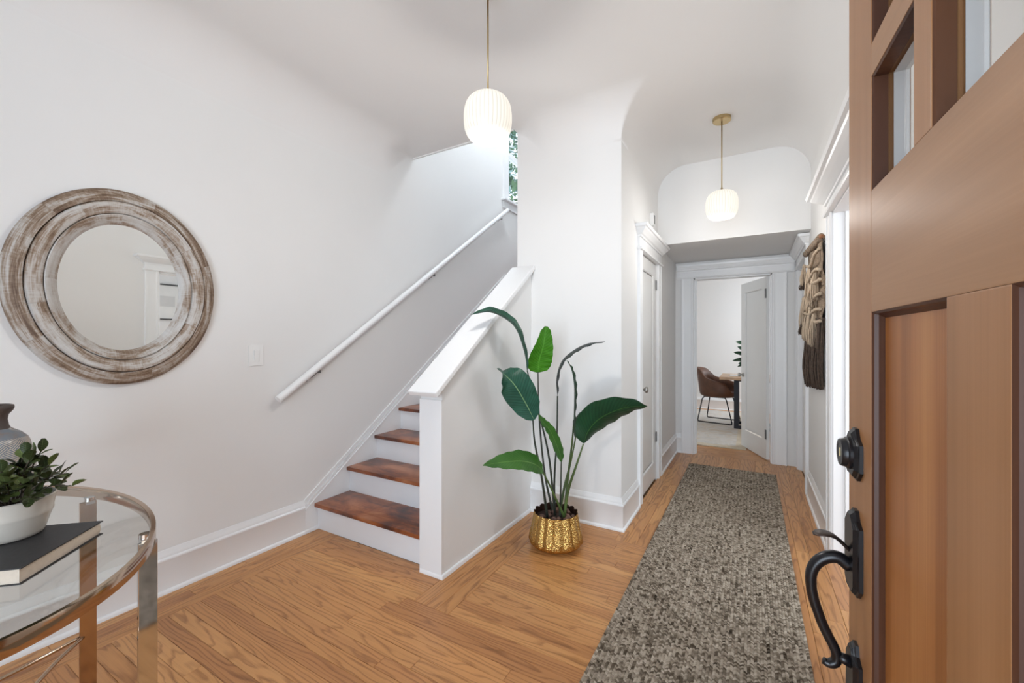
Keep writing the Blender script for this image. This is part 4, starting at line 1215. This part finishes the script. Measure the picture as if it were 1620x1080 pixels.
def strands(mb, c, n, ln, spread, r, jit=.006, out=.0):
    for k in range(n):
        ox, oy = random.uniform(-spread * .5, spread * .5), random.uniform(-spread, spread)
        top = Vector((c[0] + ox * .4, c[1] + oy * .35, c[2])); l = ln * random.uniform(.9, 1.06)
        P_ = [top, top + Vector((ox * .5 - out, oy * .5, -l * .3)), top + Vector((ox + random.uniform(-jit, jit) - out, oy + random.uniform(-jit, jit), -l * .65)), top + Vector((ox + random.uniform(-jit, jit) - out * .6, oy + random.uniform(-jit, jit), -l))]
        mb.tube(crom(P_, 7), r, 5, True)


def tassel(y, z, ln, dark, xo=.055, sp=.034, n=26):
    mb = MB(); c = (hx - xo * .82, y, z); strands(mb, c, n, ln, sp, .0034, .005, .004)
    t_ = obj('tassel', mb, 'rope_cream', hang, smooth=True, kind=None)
    t_['kind'] = 'stuff'
    obj('tassel_knot', MB().tube([(hx - xo * .82, y, z + .018), (hx - xo * .82, y, z + .006), (hx - xo * .82, y, z - .012)], [.006, .013, .011], 12), 'rope_cream', hang, smooth=True)
    if dark:
        mb = MB(); strands(mb, (hx - xo * .82 - .003, y, z - ln * .78), n, ln * .42, sp * 1.15, .0034, .006, .0)
        d_ = obj('tassel_end', mb, 'yarn_brown', hang, smooth=True, label='dark brown tassel end'); d_['kind'] = 'stuff'


for (y, z, ln, dk, xo) in ((4.00, 1.86, .15, True, .060), (3.98, 1.60, .23, True, .068), (3.66, 1.80, .22, False, .060), (3.52, 1.70, .20, False, .055), (3.72, 1.66, .17, False, .062), (3.40, 1.74, .19, False, .050), (3.62, 1.50, .24, False, .060), (3.45, 1.47, .23, False, .052), (3.80, 1.48, .20, False, .06)):
    tassel(y, z, ln, dk, xo)


def rope(P_, r=.010):
    mb = MB(); sp = crom([Vector(p_) for p_ in P_], 24)
    mb.tube(sp, [r * (1 + .18 * sin(i * 1.9)) for i in range(25)], 8)
    obj('rope', mb, 'rope_cream', hang, smooth=True, label='cream braided rope')


rope([(hx - .036, 3.25, 1.862), (hx - .05, 3.40, 1.845), (hx - .052, 3.58, 1.80), (hx - .05, 3.80, 1.83)])
rope([(hx - .036, 3.25, 1.725), (hx - .05, 3.36, 1.74), (hx - .058, 3.52, 1.715), (hx - .058, 3.70, 1.69)])
rope([(hx - .036, 3.25, 1.665), (hx - .05, 3.34, 1.655), (hx - .055, 3.48, 1.67)])
rope([(hx - .036, 3.25, 1.575), (hx - .048, 3.38, 1.565), (hx - .052, 3.62, 1.54), (hx - .052, 3.85, 1.55)])
rope([(hx - .036, 3.25, 1.475), (hx - .05, 3.38, 1.478), (hx - .055, 3.60, 1.46), (hx - .055, 3.95, 1.49)])
rope([(hx - .036, 3.25, 1.400), (hx - .045, 3.33, 1.395), (hx - .045, 3.42, 1.405)])
mb = MB()
for k in range(230):
    y = random.uniform(ya + .02, yb - .02); t = (y - ya) / (yb - ya)
    l = .44 + .05 * t + random.uniform(-.03, .03); x = hx - random.uniform(.008, .045)
    P_ = [(x + .005, y, 1.42 + .04 * t), (x, y + random.uniform(-.012, .012), 1.42 - l * .35), (x - random.uniform(0, .016), y + random.uniform(-.02, .02), 1.42 - l * .7), (x, y + random.uniform(-.022, .022), 1.43 - l)]
    mb.tube(crom(P_, 7), .0042, 5, True)
obj('fringe', mb, 'yarn_brown', hang, smooth=True, kind='stuff', label='long dark brown yarn fringe')
obj('hanging_cord', MB().tube([(hx - .03, ya - .008, 1.93), (hx - .008, ya - .004, 1.86), (hx - .006, ya + .02, 1.80)], .0025, 6), 'frame_black', hang, smooth=True)

# ------------------------------------------------------------------ office beyond the hall
rgx = thing('office_rug', 'pale cream patterned area rug on the office floor', 'rug', (-.9, 7.0, 0))
obj('rug_field', MB().box(-2.2, -.16, 5.68, 8.45, 0.0005, .010), 'pale_carpet', rgx)
obj('rug_border', MB().box(-2.2, -.05, 5.56, 5.68, .0005, .0095).box(-.16, -.05, 5.68, 8.45, .0005, .0095), 'carpet_border', rgx)

dk = thing('desk', 'light wooden desk with black metal legs behind the office door', 'desk', (-.40, 6.68, 0))
obj('desktop', MB().box(-.395, 1.2, 6.68, 7.45, .722, .762, .004), 'desk_oak', dk)
for yy in (6.86, 7.24):
    obj('leg_frame', MB().box(-.215, -.155, yy - .02, yy + .02, .0105, .722).box(-.155, .95, yy - .02, yy + .02, .0105, .055).box(.95, 1.01, yy - .02, yy + .02, 0.0105, .722).box(-.155, .95, yy - .015, yy + .015, .69, .722), 'black_metal', dk, label='black flat steel leg frame')
nb = obj('notebook', MB().box(-.27, -.02, 6.86, 7.06, .762, .778, .004), 'notebook_white'); tag(nb, 'flat white notebook lying on the wooden desk', 'notebook')

# chair
ch = thing('desk_chair', 'brown leather bucket armchair on black sled legs at the desk', 'chair', (-.44, 7.335, .0102), radians(-12))
rings = []; NT = 56
for q in range(NT):
    a = 2 * pi * q / NT                     # 0 = front
    back = (1 - cos(a)) / 2
    h = .455 + interp([(0, .0), (.10, .01), (.22, .16), (.50, .205), (.70, .24), (.86, .37), (1, .395)], back)
    row = []
    e = 2.6
    ca, sa = cos(a), sin(a); rr = (abs(ca / .27) ** e + abs(sa / .275) ** e) ** (-1 / e)
    for z, k in ((.395, .45), (.398, .80), (.425, .95), (.47, 1.0)):
        row.append((rr * ca * k, rr * sa * k, z))
    for t in (.35, .7, 1.0):
        z = .47 + (h - .47) * t if h > .47 else .47 - .002 * t
        fl_ = 1 + .03 * t - (.16 * back ** 3 * t * (abs(sa)))
        row.append((rr * ca * fl_ - .075 * back ** 2 * t * (h - .45) / .4, rr * sa * fl_ * (1 - .25 * back ** 4 * t), z))
    th_ = .028
    top = row[-1]; s_ = (1 - th_ / rr)
    for t in (1.0, .6, .2):
        z = .485 + (h - .485) * t if h > .485 else .475
        row.append((row[4 + 2][0] * s_ if t == 1.0 else rr * ca * s_ - .075 * back ** 2 * t * (h - .45) / .4, row[6][1] * s_ if t == 1.0 else rr * sa * s_, z))
    row.append((rr * ca * .82, rr * sa * .82, .468)); row.append((rr * ca * .3, rr * sa * .3, .478))
    rings.append(row)
mb = MB(); mb.loft(rings, False, False, loop=True)
n_ = len(rings[0]); mb.f.append(tuple(i * n_ for i in range(NT))); mb.f.append(tuple(i * n_ + n_ - 1 for i in range(NT)))
obj('bucket_seat', mb, 'leather', ch, local=True, smooth=True)
for sy in (-1, 1):
    y = sy * .235
    loop_ = [(-.16, sy * .17, .40), (-.19, sy * .19, .36), (-.245, y, .03), (-.235, y, .0085), (-.21, y, .008), (.21, y, .008), (.245, y, .010), (.245, y, .04), (.16, sy * .19, .36), (.13, sy * .17, .40)]
    obj('sled_leg', MB().tube(loop_, .0085, 10), 'black_metal', ch, local=True, smooth=True)
obj('leg_plate', MB().box(-.16, .13, -.17, .17, .388, .398), 'black_metal', ch, local=True)

# plant on the desk
dp = Vector((.02, 7.25, .762))
dpl = thing('desk_plant', 'broad-leaved green plant standing on the desk behind the office door', 'plant', dp)
obj('pot', MB().lathe([(0, 0), (.05, 0), (.062, .10), (.058, .10), (.05, .02), (0, .02)], dp, 30), 'dark_pot', dpl, autosmooth=40)
obj('stem', MB().tube([dp + Vector((0, 0, .02)), dp + Vector((-.01, 0, .2)), dp + Vector((0, 0, .42))], .006, 8), 'stem_green', dpl, smooth=True)
for (dx, dyy, dz_, ex, ez) in ((0, 0, .18, -.27, .03), (0, .02, .22, -.25, .12), (0, -.02, .14, -.20, -.02), (0, 0, .12, -.19, .05), (0, 0, .38, -.22, .12), (0, 0, .25, -.20, .18), (0, 0, .40, .15, .12), (0, .0, .25, .2, .05), (0, 0, .2, .05, .2), (.0, .0, .3, -.10, .17)):
    b0 = dp + Vector((dx, dyy, dz_)); tp = b0 + Vector((ex, random.uniform(-.08, .08), ez)); sp = crom([b0, (b0 + tp) / 2 + Vector((0, 0, .03)), tp], 10)
    obj('leaf', leaf_mesh(sp, lambda t: interp([(0, .004), (.3, .035), (.6, .05), (.85, .035), (1, .003)], t), Vector((.2, .7, .5)), .15, 3), 'leaf_dark', dpl, smooth=True)

# far room seen through the office's back doorway
pf = thing('wooden_frame_picture', 'narrow picture in a light wooden frame in the far room', 'picture', (-2.05, 10.99, 1.5))
obj('frame', MB().box(-2.62, -2.0, 10.96, 11.0, 1.22, 1.72, .004), 'frame_wood', pf)
obj('picture_sheet', MB().box(-2.58, -2.04, 10.955, 10.965, 1.26, 1.68), 'mat_board', pf)

# living room picture reflected in the mirror
lp_ = thing('framed_print', 'black-framed white print on the living room wall, seen in the mirror', 'picture', (2.6, 3.2, 1.7))
yA, yB, zA, zB = 2.55, 3.20, 1.60, 2.14
obj('frame', MB().box(2.575, 2.6, yA, yB, zA, zA + .018).box(2.575, 2.6, yA, yB, zB - .018, zB).box(2.575, 2.6, yA, yA + .018, zA, zB).box(2.575, 2.6, yB - .018, yB, zA, zB), 'frame_black', lp_)
obj('print_sheet', MB().box(2.585, 2.6, yA + .018, yB - .018, zA + .018, zB - .018), 'mat_board', lp_)
obj('sketch', MB().box(2.583, 2.586, yA + .2, yA + .42, zA + .2, zA + .36), 'siding_grey', lp_)
